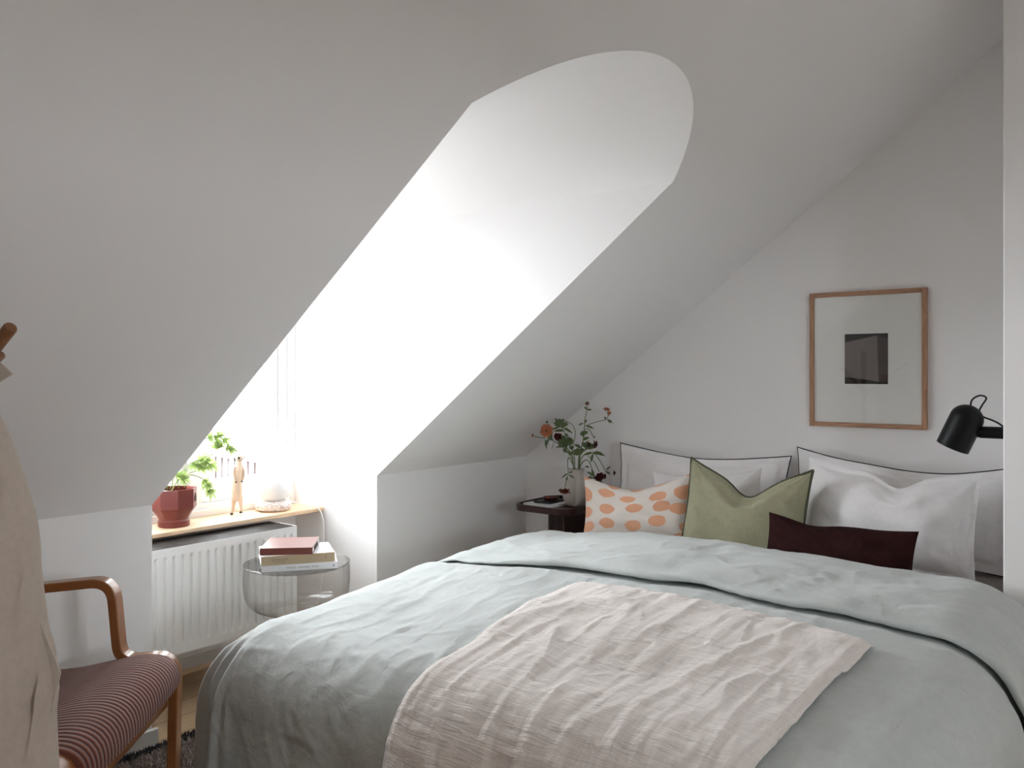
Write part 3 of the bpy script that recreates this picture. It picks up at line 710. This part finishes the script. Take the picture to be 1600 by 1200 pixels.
P4 = [(905, 712, 0), (911, 690, 0), (913, 668, 0), (914, 655, 0), (917, 642, 0), (917.5, 635, 0)]
s = stemthing('tallest flower stem, with a small brown bud at the top and peach blooms branching right', P4, .0030, leaves=rl(P4[:3], 5, .05) + [(912, 662, 0, -8, 1, 0, .03, .008), (915, 666, 0, 9, 1, 0, .045, .011), (914, 662, 0, 3, -8, 0, .03, .009), (917, 641, 0, -4, -7, 0, .028, .005), (917, 641, 0, 9, -2, 0, .028, .005), (948, 656, 0, 10, 3, 0, .035, .009), (947, 656, 0, -4, -8, 0, .022, .005), (950, 656, 0, 4, 5, 0, .02, .007)], branches=([(914, 666, 0), (922, 663, 0), (935, 659, 0), (948, 656, 0)], [(949, 655, 0), (950, 650, 0), (949, 644, 0)], [(912, 672, 0), (920, 671, 0), (925, 679, 0), (928, 684, 0)]))
bud(s, vpx(917.5, 631, 0), .010, M['budbrown']); flower(s, 'flower_head', vpx(947.5, 641, 0), UP + RIGHT * .1 - FWD * .4, .021, M['peach'], 26, .45); flower(s, 'flower_head', vpx(951, 646, 0), RIGHT * .5 - UP * .2 - FWD, .014, M['peach'], 18, .5); flower(s, 'flower_head', vpx(928, 683, 0), RIGHT - UP * .6, .012, M['leaf'], 14, .9)
P5 = [(906, 714, -.01), (912, 704, -.02), (920, 697, -.03)]
s = stemthing('flower stem with a dark red bloom right of the tall stem', P5, leaves=rl(P5, 6, .055, .018))
flower(s, 'flower_head', vpx(928, 694, -.03), RIGHT - FWD * .7, .022, M['burg'], 30, .6, M['rust']); flower(s, 'flower_head', vpx(920, 694, -.03), -RIGHT + UP * .5 - FWD, .014, M['burg'], 14, .6)
P6 = [(907, 718, -.01), (916, 708, -.02), (927, 708, -.03), (938, 722, -.03), (945, 735, -.03), (952, 738, -.03)]
s = stemthing('flower stem arching right with one small burgundy bloom near the pillow', P6, leaves=[(925, 707, -.03, 10, 0, 0, .065, .018), (926, 708, -.03, -2, 6, 0, .04, .012), (924, 708, -.03, -9, 0, 0, .04, .012), (946, 735, -.03, 5, -7, 0, .04, .008), (945, 736, -.03, 6, 3, 0, .025, .008)])
flower(s, 'flower_head', vpx(957, 738, -.035), RIGHT - FWD * .5, .017, M['burg'], 26, .55)
P7 = [(908, 724, -.02), (916, 718, -.035), (921, 724, -.04), (925, 735, -.045), (928, 742, -.045)]
s = stemthing('flower stem drooping right with a burgundy bloom above the spotted cushion', P7, leaves=[(920, 730, -.04, -7, -4, 0, .03, .009), (925, 742, -.045, -9, 4, 0, .05, .010), (926, 743, -.045, -5, -5, 0, .05, .010), (930, 748, -.045, 8, 3, 0, .045, .010), (928, 745, -.045, -10, 2, 0, .05, .009), (923, 732, -.045, 3, 8, 0, .045, .011)], branches=([(918, 712, -.03), (928, 722, -.04), (935, 736, -.045)],))
flower(s, 'flower_head', vpx(934, 744, -.05), RIGHT * .6 - FWD - UP * .2, .030, M['burg'], 40, .4); flower(s, 'flower_head', vpx(942, 743, -.045), RIGHT - FWD, .018, M['burg'], 24, .5)
P8 = [(894, 724, -.02), (888, 714, -.035), (886, 724, -.05), (887, 738, -.06), (883, 750, -.08), (881, 757, -.085)]
s = stemthing('flower stem hanging left in front of the vase with a flat rust-red bloom', P8, leaves=[(887, 738, -.06, -9, 4, 0, .04, .007), (887, 740, -.06, 8, 3, 0, .035, .009), (886, 742, -.065, -3, 7, 0, .025, .008), (888, 738, -.06, 5, -4, 0, .025, .007)])
flower(s, 'flower_head', vpx(880, 763, -.088), -UP * .9 - FWD * .5 - RIGHT * .2, .034, M['rust'], 40, .12)

# ------------------------------------------------------------------ sill things
pot = thing('potted_plant', 'faceted terracotta pot with a pale green fern on the sill', 'plant', (1.915, 3.255, .6645))
def facet(n):
    def f(a, z):
        if z < .070: k = smooth((z - .03) / .04)
        else: k = 1
        s = 2 * math.pi / n; x = (a + .35) % s - s / 2; return lerp(1, math.cos(s / 2) / math.cos(x) * 1.03, k)
    return f
g = MB(); g.lathe([(0, 0), (.060, 0), (.0625, .003), (.0625, .024), (.059, .030), (.062, .038), (.074, .058), (.086, .074), (.088, .078), (.0885, .156), (.0825, .156), (.081, .10), (.055, .05), (0, .04)], 160, facet(8)); g.build('pot', M['terracotta'], pot, sharp=18)
g = MB(); g.lathe([(0, .134), (.05, .137), (.079, .131)], 40); g.build('soil', M['soil'], pot)
# round printed emblem on the facet towards the right
em = bpy.data.objects.new('emblem', bpy.data.meshes.new('emblem'))
q = MB(); ang = math.atan2(-.86, .50); 
fa = None
s8 = 2 * math.pi / 8; kf = math.floor((ang + .35) / s8); ac = kf * s8 + s8 / 2 - .35
nx = Vector((math.cos(ac), math.sin(ac), 0)); tx = Vector((-math.sin(ac), math.cos(ac), 0)); rr = .0885 * math.cos(s8 / 2) * 1.03 + .0006
Tm = Matrix((( tx.x, 0, nx.x, nx.x * rr), (tx.y, 0, nx.y, nx.y * rr), (0, 1, 0, .117), (0, 0, 0, 1)))
def ringpts(cx, cy, r, n=24, a0=0, a1=360): return [Tm @ Vector((cx + r * math.cos(R_(lerp(a0, a1, k / n))), cy + r * math.sin(R_(lerp(a0, a1, k / n))), 0)) for k in range(n + 1)]
q.tube(ringpts(0, -.004, .017, 28, -40, 220), .0007, 5); q.tube(ringpts(0, .014, .0055, 16), .0008, 5); q.tube(ringpts(0, -.009, .009, 20, 0, 360), .0007, 5)
q.tube([Tm @ Vector((-.010, .004, 0)), Tm @ Vector((.010, .006, 0))], .0013, 5); q.tube(ringpts(-.011, .0, .0016, 8), .0014, 5); q.tube(ringpts(.010, .003, .0016, 8), .0014, 5)
q.build('emblem', M['emblem'], pot); bpy.data.objects.remove(em)
# fern fronds : pixel plan measured around the pot centre (269,766)
KP = .00267
def ppx(u, v, d=0.0): return RIGHT * ((u - 269) * KP) + UP * ((768 - v) * KP + .150) + FWD * d
def tuft(q, tip, d, size, n=7):
    d = d.normalized(); sd = d.cross(UP)
    sd = sd.normalized() if sd.length > .05 else RIGHT.copy(); b = -FWD
    sd = (sd + RIGHT * .001).normalized()
    up2 = sd.cross(d).normalized()
    for i in range(n):
        a = lerp(-1.25, 1.25, i / (n - 1)); c = d * math.cos(a) + up2 * math.sin(a) + sd * rnd.uniform(-.5, .5)
        L = size * (1 - .35 * abs(a) / 1.25) * rnd.uniform(.8, 1.15); leafmesh(q, tip, c, L, L * .20, rnd.uniform(-.1, .35), sd + FWD * .3)
fr = [([(262, 768, 0), (275, 735, 0), (300, 702, -.0), (318, 688, 0), (330, 688, 0)], [(332, 688, 12, -2), (338, 684, 12, -6), (345, 690, 10, 4), (322, 687, 10, -4)]),
      ([(266, 768, .0), (285, 740, .0), (305, 722, 0), (322, 715, 0), (336, 712, .0), (342, 705, .0)], [(340, 704, -6, -8), (338, 700, -8, -5), (342, 703, -2, -9)]),
      ([(342, 705, .0), (350, 703, .0), (359, 704, .0), (367, 708, 0)], [(350, 703, 10, 1), (356, 704, 8, 3)]),
      ([(268, 768, -.01), (285, 738, -.01), (300, 725, -.01), (318, 722, -.01), (328, 730, -.01), (330, 738, -.01)], [(320, 722, 12, 2), (328, 727, 6, 10), (310, 723, 8, -6), (316, 724, 4, 12)]),
      ([(268, 768, -.02), (280, 752, -.02), (295, 742, -.02), (306, 738, -.02)], [(306, 728, 12, 4), (312, 728, 10, 8), (300, 726, 10, 10)]),
      ([(270, 768, -.03), (282, 750, -.03), (300, 744, -.03), (318, 750, -.03), (326, 760, -.03), (330, 768, -.03)], [(318, 752, 8, 8), (324, 758, 6, 10), (329, 766, 3, 9)]),
      ([(262, 768, -.03), (268, 752, -.04), (278, 745, -.045), (288, 744, -.045)], [(286, 744, 10, -2), (288, 746, 9, 6), (280, 746, 8, -8)]),
      ([(258, 768, -.03), (256, 750, -.04), (262, 738, -.045), (268, 735, -.045)], [(266, 736, 6, -8), (268, 736, 10, 0), (262, 740, -6, -8)]),
      ([(272, 768, .03), (262, 735, .04), (240, 710, .04), (225, 700, .04)], [(225, 700, -10, -4), (235, 706, -8, 4), (250, 722, -8, -8)]),
      ([(265, 768, .02), (258, 735, .03), (262, 700, .03), (275, 680, .03)], [(275, 680, 6, -10), (268, 690, -8, -6), (262, 705, 8, -6)])]
for pts, tf in fr:
    q = MB(); q.tube(bez([ppx(*p) for p in pts], 8), .0016, 6)
    for (u, v, du, dv) in tf:
        d0 = pts[min(2, len(pts) - 1)][2]; tuft(q, ppx(u, v, d0), RIGHT * du - UP * dv, .046, 11)
    q.build('frond', M['plant'], pot, sharp=0)

# meerkat
KM = .00289
fig = thing('meerkat_figurine', 'carved pale wooden meerkat standing upright on the sill beside the globe lamp', 'figurine', (2.240, 3.292, .6645))
def mpx(u, v, d=0.0): return RIGHT * ((u - 369.5) * KM) + UP * ((803.5 - v) * KM) + FWD * d
q = MB()
q.tube(bez([mpx(370.2, 783), mpx(370.2, 772), mpx(370.2, 757), mpx(371, 743), mpx(372.2, 732), mpx(372.8, 724), mpx(373.2, 717)], 4), [.018] + [.0225] * 4 + [.0235] * 4 + [.0225] * 4 + [.0205] * 4 + [.0175, .016, .0145, .0135] + [.0125] * 4, 20)
for pts in ([(366, 778), (364.6, 788), (363.4, 796), (362.9, 802)], [(374.8, 777), (376, 787), (376.6, 795), (377, 800)]):
    P = bez([mpx(*p) for p in pts], 4); q.tube(P, [lerp(.0118, .0056, min(1, k / 8)) for k in range(len(P))], 12)
b0 = len(q.v); q.lathe([(math.sin(a) * .0178, -math.cos(a) * .0178) for a in [math.pi * k / 12 for k in range(13)]], 20)
c = mpx(373.2, 716.2)
for k in range(b0, len(q.v)): q.v[k] = Vector((q.v[k].x, q.v[k].y * .92, q.v[k].z * .98)) + c
q.tube([mpx(374, 717.2, -.002), mpx(378, 716.6, -.003), mpx(381, 715.6, -.003), mpx(382.6, 714.9, -.003)], [.0115, .0078, .0050, .0030], 14)
bo = q.build('body', M['figure'], fig, sharp=0, merge=True); rm = bo.modifiers.new('r', 'REMESH'); rm.mode = 'VOXEL'; rm.voxel_size = .0022; rm.use_smooth_shade = True
sm = bo.modifiers.new('sm', 'SMOOTH'); sm.iterations = 6; sm.factor = .5
for nm, pts in (('arm', [(368.2, 729, -.014), (367, 738, -.021), (369, 747, -.026), (371.2, 752, -.027)]), ('arm', [(377.2, 729, .004), (380, 737, .004), (380.3, 746, .0), (378.6, 752, -.006)])):
    q = MB(); q.tube(bez([mpx(*p) for p in pts], 6), [.0062] * 7 + [.0055] * 6 + [.0048] * 6, 10); a = q.build(nm, M['figure'], fig)
    q = MB(); c = mpx(*pts[-1]); q.lathe([(0, -.005), (.0042, -.003), (.005, 0), (.004, .004), (0, .0055)], 12); q.v = [v + c for v in q.v]; q.build('paw', M['figure_dark'], a)
def ball(name, c, r, m, parent, sc=(1, 1, 1)):
    q = MB(); q.lathe([(math.sin(a) * r, -math.cos(a) * r) for a in [math.pi * k / 10 for k in range(11)]], 16); q.v = [Vector((v.x * sc[0], v.y * sc[1], v.z * sc[2])) + c for v in q.v]; return q.build(name, m, parent, sharp=0)
ball('eye', mpx(374.4, 715.4, -.0125), .0060, M['figure_dark'], fig); ball('nose', mpx(382.2, 714.9), .0042, M['figure_dark'], fig); ball('ear', mpx(366.9, 717.6, -.004), .0085, M['figure_dark'], fig, (.55, .7, 1.1))
for c in (mpx(363.6, 803.3, -.016), mpx(377.9, 800.8, -.016)): ball('foot', c + UP * .004, .0068, M['figure_dark'], fig, (1, 1.3, .7))
q = MB(); q.tube(bez([mpx(373.5, 719.8, -.0150), mpx(377, 719.0, -.0105), mpx(380, 717.2, -.0085)], 5), .0010, 5); q.build('mouth', M['figure_dark'], fig)

# globe lamp
gl = thing('globe_lamp', 'white opal globe table lamp on a veined stone ring on the sill', 'lamp', (2.416, 3.262, .6645))
g = MB(); g.lathe([(0, 0), (.060, 0), (.076, .006), (.083, .018), (.081, .033), (.072, .043), (.060, .046), (.048, .040), (.03, .03), (0, .028)], 56); g.build('stone_base', M['stone'], gl)
g = MB(); g.lathe([(.0875 * math.sin(a), .123 - .0875 * math.cos(a)) for a in [math.pi * k / 32 for k in range(1, 32)]], 56, close=True); g.build('globe', M['opal'], gl, sharp=0)
GO = Vector((2.416, 3.262, .6645))
cpt = [Vector(p) - GO for p in ((2.492, 3.262, .690), (2.512, 3.24, .690), (2.545, 3.20, .683), (2.575, 3.165, .672), (2.590, 3.140, .648), (2.598, 3.128, .60), (2.601, 3.128, .54), (2.601, 3.13, .45), (2.598, 3.14, .30), (2.595, 3.2, .12))]
g = MB(); g.tube(bez(cpt, 8), .0036, 8); g.build('cord', M['whitecord'], gl)

# ------------------------------------------------------------------ glass side table and books
GX, GY, GZ = 2.123, 2.715, .55
gt = thing('glass_side_table', 'smoky blown glass side table holding three books', 'table', (GX, GY, 0))
pf = [(.203, .549), (.2055, .53), (.207, .50), (.206, .46), (.199, .42), (.180, .388), (.150, .370), (.118, .360), (.092, .354), (.086, .345), (.088, .325), (.094, .28), (.104, .2), (.122, .1), (.145, .03), (.155, 0)]
pr2 = bez([(r, 0, z) for r, z in pf], 4)
MB().lathe([(max(0, p.x), p.z) for p in pr2], 96).build('blown_body', M['smoke'], gt, sharp=0)
g = MB(); g.tube([(.2035 * math.cos(a), .2035 * math.sin(a), .549) for a in [2 * math.pi * k / 96 for k in range(97)]], .0024, 8, cap=False); g.build('rim', M['shadeglass'], gt, sharp=0)
MB().lathe([(0, .5415), (.199, .5415), (.1995, .5455), (.199, .5495), (0, .5495)], 96).build('glass_top', M['shadeglass'], gt, sharp=30)
def book(label, cen, L, D, T, rot, cover, spine, hard=.003):
    o = thing('book', label, 'book', cen, rot, 'books on the glass side table')
    g = MB(); g.box((-L / 2, -D / 2 + .001, 0), (L / 2, D / 2, .0025)); g.box((-L / 2, -D / 2 + .001, T - .0025), (L / 2, D / 2, T)); g.build('cover', cover, o, bevel=.0008)
    box('spine', (-L / 2, -D / 2 - .001, 0), (L / 2, -D / 2 + .0025, T), spine, o, .001)
    box('pages', (-L / 2 + hard, -D / 2 + .003, .0027), (L / 2 - hard, D / 2 - hard, T - .0027), M['paper'], o, 0); return o
Z0 = .5503
def bpos(mx, my, D, rot): d = Vector((-math.sin(rot), math.cos(rot))); return (mx + d.x * D / 2, my + d.y * D / 2)
YA = YAW - math.pi / 2
r1 = YA + R_(15); p_ = bpos(2.038, 2.589, .20, r1)
b1 = book('white book with grey lettering at the bottom of the pile', (p_[0], p_[1], Z0), .281, .20, .026, r1, M['bookwhite'], M['bookwhite'])
Tt = lambda x, z, D: Matrix.Translation((x, -D / 2 - .0012, z)) @ Matrix.Rotation(R_(90), 4, 'X')
text('lettering', 'NORDIC  INTERIOR  BOOK', .0075, M['ink'], b1, Tt(.01, .013, .20), space=1.35)
ball('spine_mark', Vector((.125, -.1012, .013)), .004, M['ink'], b1, (.5, .12, 1))
r2 = YA + R_(19); p_ = bpos(2.033, 2.592, .205, r2)
b2 = book('thick beige linen book with white top in the middle of the pile', (p_[0], p_[1], Z0 + .0265), .272, .205, .035, r2, M['bookwhite'], M['beige'])
text('lettering', 'DISCOURSE', .0085, M['ink'], b2, Tt(-.068, .020, .205), space=1.5)
text('lettering', 'THE INTERVIEWS', .0048, M['ink'], b2, Tt(-.068, .0105, .205), space=1.2)
box('spine_mark', (.1015, -.1042, .011), (.1028, -.1032, .025), M['ink'], b2, 0)
r3 = YA + R_(6); p_ = bpos(2.000, 2.622, .21, r3)
b3 = book('red-brown leather notebook on top of the pile', (p_[0], p_[1], Z0 + .062), .195, .21, .026, r3, M['leather'], M['leather'], .002)
box('elastic_band', (.0965, -.05, .007), (.0985, .05, .017), M['ink'], b3, .0005)

# ------------------------------------------------------------------ armchair
ch = thing('armchair', 'bentwood armchair with a rust striped seat beside the bed', 'chair', (.978, 2.334, .0095), YAW - math.pi / 2 + R_(3.4))
ch_M = Matrix.Translation((.978, 2.334, 0)) @ Matrix.Rotation(YAW - math.pi / 2 + R_(3.4), 4, 'Z')
def band(path, th, y0, y1, name, m, parent, bevel=.004):
    P = [Vector(p) for p in path]; q = MB(); n = len(P); ring_ = []
    for i, p in enumerate(P):
        t = (P[min(i + 1, n - 1)] - P[max(i - 1, 0)]).normalized(); nr = Vector((-t.y, t.x))
        a, b = p + nr * th / 2, p - nr * th / 2; ring_.append(((a.x, y0, a.y), (a.x, y1, a.y), (b.x, y1, b.y), (b.x, y0, b.y)))
    for r in ring_: q.v += [Vector(v) for v in r]
    for i in range(n - 1):
        for k in range(4): q.f.append((i * 4 + k, i * 4 + (k + 1) % 4, (i + 1) * 4 + (k + 1) % 4, (i + 1) * 4 + k))
    q.f += [(3, 2, 1, 0), tuple((n - 1) * 4 + k for k in range(4))]
    return q.build(name, m, parent, bevel=bevel, seg=3, sharp=50)
arm = fillet([(-.275, .640), (.078, .672), (.100, .430), (.262, .446), (.252, .0)], [.062, .055, .075], 10)
for y in (.31, -.375): band(arm, .027, y - .025, y + .025, 'side_frame', M['chairwood'], ch)
back = fillet([(-.245, .0), (-.262, .42), (-.292, .79)], [.08], 8)
for y in (.262, -.327): band(back, .026, y - .020, y + .020, 'rear_leg', M['chairwood'], ch)
box('front_rail', (.222, -.349, .300), (.247, .284, .362), M['chairwood'], ch, .004); box('rear_rail', (-.255, -.306, .36), (-.233, .241, .40), M['chairwood'], ch, .003)
sp_ = [Vector((p.x, p.z)) for p in bez([(-.232, 0, .432), (-.17, 0, .413), (-.09, 0, .401), (.0, 0, .408), (.09, 0, .426), (.17, 0, .440), (.225, 0, .440), (.256, 0, .424), (.266, 0, .398), (.266, 0, .372)], 8)]
sl = [0]
for a, b in zip(sp_, sp_[1:]): sl.append(sl[-1] + (b - a).length)
q = MB(); W_ = .283
def seatf(th):
    def f(u, v):
        s_ = u * sl[-1]; k = 0
        while k < len(sl) - 2 and sl[k + 1] < s_: k += 1
        t = (s_ - sl[k]) / max(1e-6, sl[k + 1] - sl[k]); p = sp_[k].lerp(sp_[k + 1], t); d = (sp_[k + 1] - sp_[k]).normalized(); nr = Vector((-d.y, d.x))
        y = lerp(-.348, W_, v); cr = .010 * (1 - (2 * v - 1) ** 4) - .012 * math.exp(-((u - .35) / .2) ** 2) * (1 - (2 * v - 1) ** 2); p = p + nr * (th + (cr if th > 0 else 0)); return (p.x, y, p.y)
    return f
q.grid(seatf(.016), 60, 24, lambda u, v: (u, v)); q.grid(seatf(-.014), 60, 24, lambda u, v: (u, v))
w2, nn = 61, 61 * 25
for i in range(60): q.f += [(i, i + 1, nn + i + 1, nn + i), (24 * w2 + i, 24 * w2 + i + 1, nn + 24 * w2 + i + 1, nn + 24 * w2 + i)]
for j in range(24): q.f += [(j * w2, (j + 1) * w2, nn + (j + 1) * w2, nn + j * w2), (j * w2 + 60, (j + 1) * w2 + 60, nn + (j + 1) * w2 + 60, nn + j * w2 + 60)]
q.build('seat', M['stripes'], ch, sharp=60)
q = MB(); q.grid(lambda u, v: (lerp(-.262, -.288, u) + .014 - .02 * math.sin(math.pi * v) + .02, lerp(-.305, .24, v), lerp(.47, .78, u)), 20, 24, lambda u, v: (u, v)); q.build('backrest', M['stripes'], ch, solid=.03)

# ------------------------------------------------------------------ robe on a coat stand
RO = FWD * 1.40 + RIGHT * -1.0
stand_p = FWD * 1.56 + RIGHT * -1.13
cs = thing('coat_stand', 'wooden coat stand at the left edge, one brown peg tip showing above the robe', 'coat stand', (stand_p.x, stand_p.y, .0105), YAW - math.pi / 2)
g = MB(); g.tube([(0, 0, .12), (0, 0, 1.46)], .019, 18); g.build('pole', M['pegwood'], cs)
for a in (20, 140, 260):
    g = MB(); g.tube([(0, 0, .16), (.2 * math.cos(R_(a)), .2 * math.sin(R_(a)), .012)], [.014, .012], 12); g.build('foot', M['pegwood'], cs)
tip = RIGHT * -.8325 + FWD * 1.40 - (RIGHT * -1.13 + FWD * 1.56); tip = Vector((tip.dot(RIGHT), tip.dot(FWD), 1.3665))
tips = [tip, Vector((-.22, .05, 1.33)), Vector((.05, .22, 1.33))]
for tpt in tips:
    b0 = Vector((tpt.x * .05, tpt.y * .05, tpt.z - .235 if tpt is tip else 1.16)); d = (tpt - b0).normalized()
    g = MB(); g.tube([b0, tpt - d * .004, tpt - d * .001, tpt], [.0112, .0112, .0098, .006], 16); g.build('peg', M['pegwood'], cs)
rb = thing('robe', 'undyed cotton robe hanging from the coat stand at the left edge', 'robe', (RO.x, RO.y, 0), YAW - math.pi / 2)
edge = [(.25, -.750), (.643, -.757), (.70, -.760), (.739, -.761), (.775, -.757), (.808, -.760), (.872, -.775), (.936, -.782), (.994, -.789), (1.058, -.797), (1.117, -.810), (1.164, -.829), (1.218, -.853), (1.26, -.885), (1.29, -.93)]
q = MB(); NZ, NA = 110, 200
def robef(u, v):
    z = lerp(.26, 1.29, v); a = 2 * math.pi * u; xr = interp(edge, z) + 1.0; xl = -.17 + .06 * smooth((z - 1.1) / .19)
    cx, hx = (xr + xl) / 2, (xr - xl) / 2; hy = .045 + .03 * (1.29 - z)
    ca, sa = math.cos(a), math.sin(a); x = cx + hx * math.copysign(abs(ca) ** .5, ca); y = hy * math.copysign(abs(sa) ** .6, sa)
    dpt = smooth((1.27 - z) / .3); fo = (.040 * sn(x * 11 + z * .8, z * .9, 60) + .022 * sn(x * 26 + z * 2.5, z * 1.6, 61) + .006 * math.sin(x * 60 + z * 6)) * dpt
    rg = abs(sn(x * 19 + 1.5 * z, z * 1.1, 71)); fo -= .026 * (1 - min(1, rg * 2.4)) * dpt; rg = abs(sn(x * 34 - z * 2.2, z * 1.6, 77)); fo -= .010 * (1 - min(1, rg * 2.8)) * dpt
    for xc, wd, dp, sl in ((.172, .007, .016, .10), (.196, .006, .012, -.06), (.214, .008, .018, .05), (.236, .006, .012, -.03), (.150, .009, .016, -.12)):
        fo -= dp * math.exp(-((x - xc - sl * (z - .9) - .012 * sn(z * 3, xc * 20, 5)) / wd) ** 2) * dpt
    y += fo * smooth(abs(sa) / .35)
    return (x, y, z)
q.grid(robef, NA, NZ); q.build('body', M['robe'], rb, sharp=0)
q = MB()
def slv(u, v):
    t = v; c = Vector((lerp(.06, .150, smooth(t * 1.3)), lerp(-.055, -.10, t), lerp(1.22, .42, t))); r = lerp(.045, .06, t); a = 2 * math.pi * u
    w_ = 1 + .22 * sn(math.cos(a) * 2, math.sin(a) * 2 + t * 3, 66) ; return (c.x + r * 1.25 * math.cos(a) * w_, c.y + .030 * math.sin(a) * w_, c.z + .02 * math.cos(a) * t)
q.grid(slv, 40, 60); q.build('sleeve', M['robe'], rb, sharp=0)
# a fold of the front edge standing out towards the chair
q = MB(); T3 = [(.215, .02, .92), (.2545, .0, .808), (.238, .0, .735), (.20, .0, .68)]
q.add([(.17, .0, .93), (.18, .0, .84), (.18, .0, .75), (.18, .0, .66), (.214, -.012, .91), (.2555, -.012, .806), (.2395, -.010, .737), (.20, -.006, .66)], [(0, 1, 5, 4), (1, 2, 6, 5), (2, 3, 7, 6)]); q.build('front_edge', M['robe'], rb, solid=.004, sharp=0)
q = MB(); q.add([(.05, -.012, 1.29), (.150, -.02, 1.328), (.1825, -.022, 1.2985), (.152, -.024, 1.279), (.09, -.02, 1.25)], [(0, 1, 2, 3, 4)]); q.build('collar', M['robe'], rb, solid=.005, smooth_=False)

# ------------------------------------------------------------------ rug
RGX0, RGX1, RGY0, RGY1 = .25, 1.71, 1.4, 2.742
rug = thing('rug', 'grey-beige shaggy rug with a dark edge under the armchair', 'rug', (0, 0, 0))
box('backing', (RGX0, RGY0, .0), (RGX1, RGY1 - .006, .009), M['rugback'], rug, .002)
feet = [(v.x, v.y) for v in ((ch_M @ Vector((x, y, 0))) for x in (.252, -.245) for y in (.31, -.375, .262, -.327))] + [(stand_p.x + .19 * math.cos(R_(a) + YAW - math.pi / 2), stand_p.y + .19 * math.sin(R_(a) + YAW - math.pi / 2)) for a in (20, 140, 260)]
def pile(name, m, x0, x1, y0, y1, n, L):
    q = MB()
    for _ in range(n):
        x, y = rnd.uniform(x0, x1), rnd.uniform(y0, y1)
        if any(abs(x - fx) < .034 and abs(y - fy) < .034 for fx, fy in feet): continue
        a = rnd.uniform(0, 6.283); ll = L * rnd.uniform(.6, 1.2); t = rnd.uniform(.1, .9)
        w_ = .0022; dx, dy = math.cos(a), math.sin(a); c = Vector((x, y, .008)); e = Vector((x + dx * ll * t, y + dy * ll * t, .008 + ll * math.sqrt(1 - t * t * .8))); sd = Vector((-dy, dx, 0)) * w_
        mid = (c + e) / 2 + Vector((0, 0, ll * .15)); b = len(q.v); q.v += [c - sd, c + sd, mid + sd, mid - sd, e]; q.f += [(b, b + 1, b + 2, b + 3), (b + 3, b + 2, b + 4)]
    me = bpy.data.meshes.new(name); me.from_pydata(q.v, [], q.f); me.materials.append(m); o = bpy.data.objects.new(name, me); C.objects.link(o); o.parent = rug; o['kind'] = 'stuff'; return o
pile('pile', M['pile'], 1.15, 1.70, 2.15, 2.70, 20000, .022); pile('pile', M['pile'], .26, 1.70, 1.42, 2.68, 14000, .022)
pile('dark_edge_pile', M['pile_dark'], .5, 1.70, 2.695, 2.738, 5200, .022)

# ------------------------------------------------------------------ camera, light, world
cam = bpy.data.cameras.new('camera'); co = bpy.data.objects.new('camera', cam); C.objects.link(co)
cam.sensor_width = 36; cam.lens = 1315.5 / 1600 * 36; cam.shift_y = -(600 - 582.8) / 1600; cam.clip_start = .05
co.location = (0, 0, 1.3); co.rotation_euler = (R_(90), 0, YAW - math.pi / 2)
sc = bpy.context.scene; sc.camera = co
w = bpy.data.worlds.new('overcast_sky'); sc.world = w; w.use_nodes = True
bg = w.node_tree.nodes['Background']; bg.inputs['Color'].default_value = (.91, .955, 1, 1)
wt = w.node_tree; tcw = wt.nodes.new('ShaderNodeTexCoord'); spw = wt.nodes.new('ShaderNodeSeparateXYZ'); mr = wt.nodes.new('ShaderNodeMapRange')   # overcast, brightest low over the roofs
wt.links.new(tcw.outputs['Generated'], spw.inputs[0]); wt.links.new(spw.outputs['Z'], mr.inputs['Value'])
mr.inputs['From Min'].default_value = .05; mr.inputs['From Max'].default_value = .65; mr.inputs['To Min'].default_value = 12.0; mr.inputs['To Max'].default_value = 4.0
wt.links.new(mr.outputs[0], bg.inputs['Strength'])
pd = bpy.data.lights.new('window_portal', 'AREA'); pd.shape = 'RECTANGLE'; pd.size = XR - XL - .1; pd.size_y = WZ1 - WZ0 - .1; pd.cycles.is_portal = True
po = bpy.data.objects.new('window_portal', pd); C.objects.link(po); po.location = (CX, YW + .12, (WZ0 + WZ1) / 2); po.rotation_euler = (R_(-90), 0, 0)
pd = bpy.data.lights.new('fill_window_portal', 'AREA'); pd.shape = 'RECTANGLE'; pd.size = QX1 - QX0; pd.size_y = QZ1 - QZ0; pd.cycles.is_portal = True  # samples sky light through the added rear fill opening
po = bpy.data.objects.new('fill_window_portal', pd); C.objects.link(po); po.location = ((QX0 + QX1) / 2, YB - .07, (QZ0 + QZ1) / 2); po.rotation_euler = (R_(90), 0, 0)
vs_ = sc.view_settings; sc.display_settings.display_device = 'sRGB'; vs_.view_transform = 'Standard'; vs_.look = 'None'; vs_.gamma = 1; vs_.use_curve_mapping = False; vs_.exposure = 2.3
cy = sc.cycles; cy.use_denoising = True; cy.max_bounces = 24; cy.diffuse_bounces = 14; cy.glossy_bounces = 6; cy.transparent_max_bounces = 24; cy.transmission_bounces = 8; cy.caustics_reflective = False; cy.caustics_refractive = False
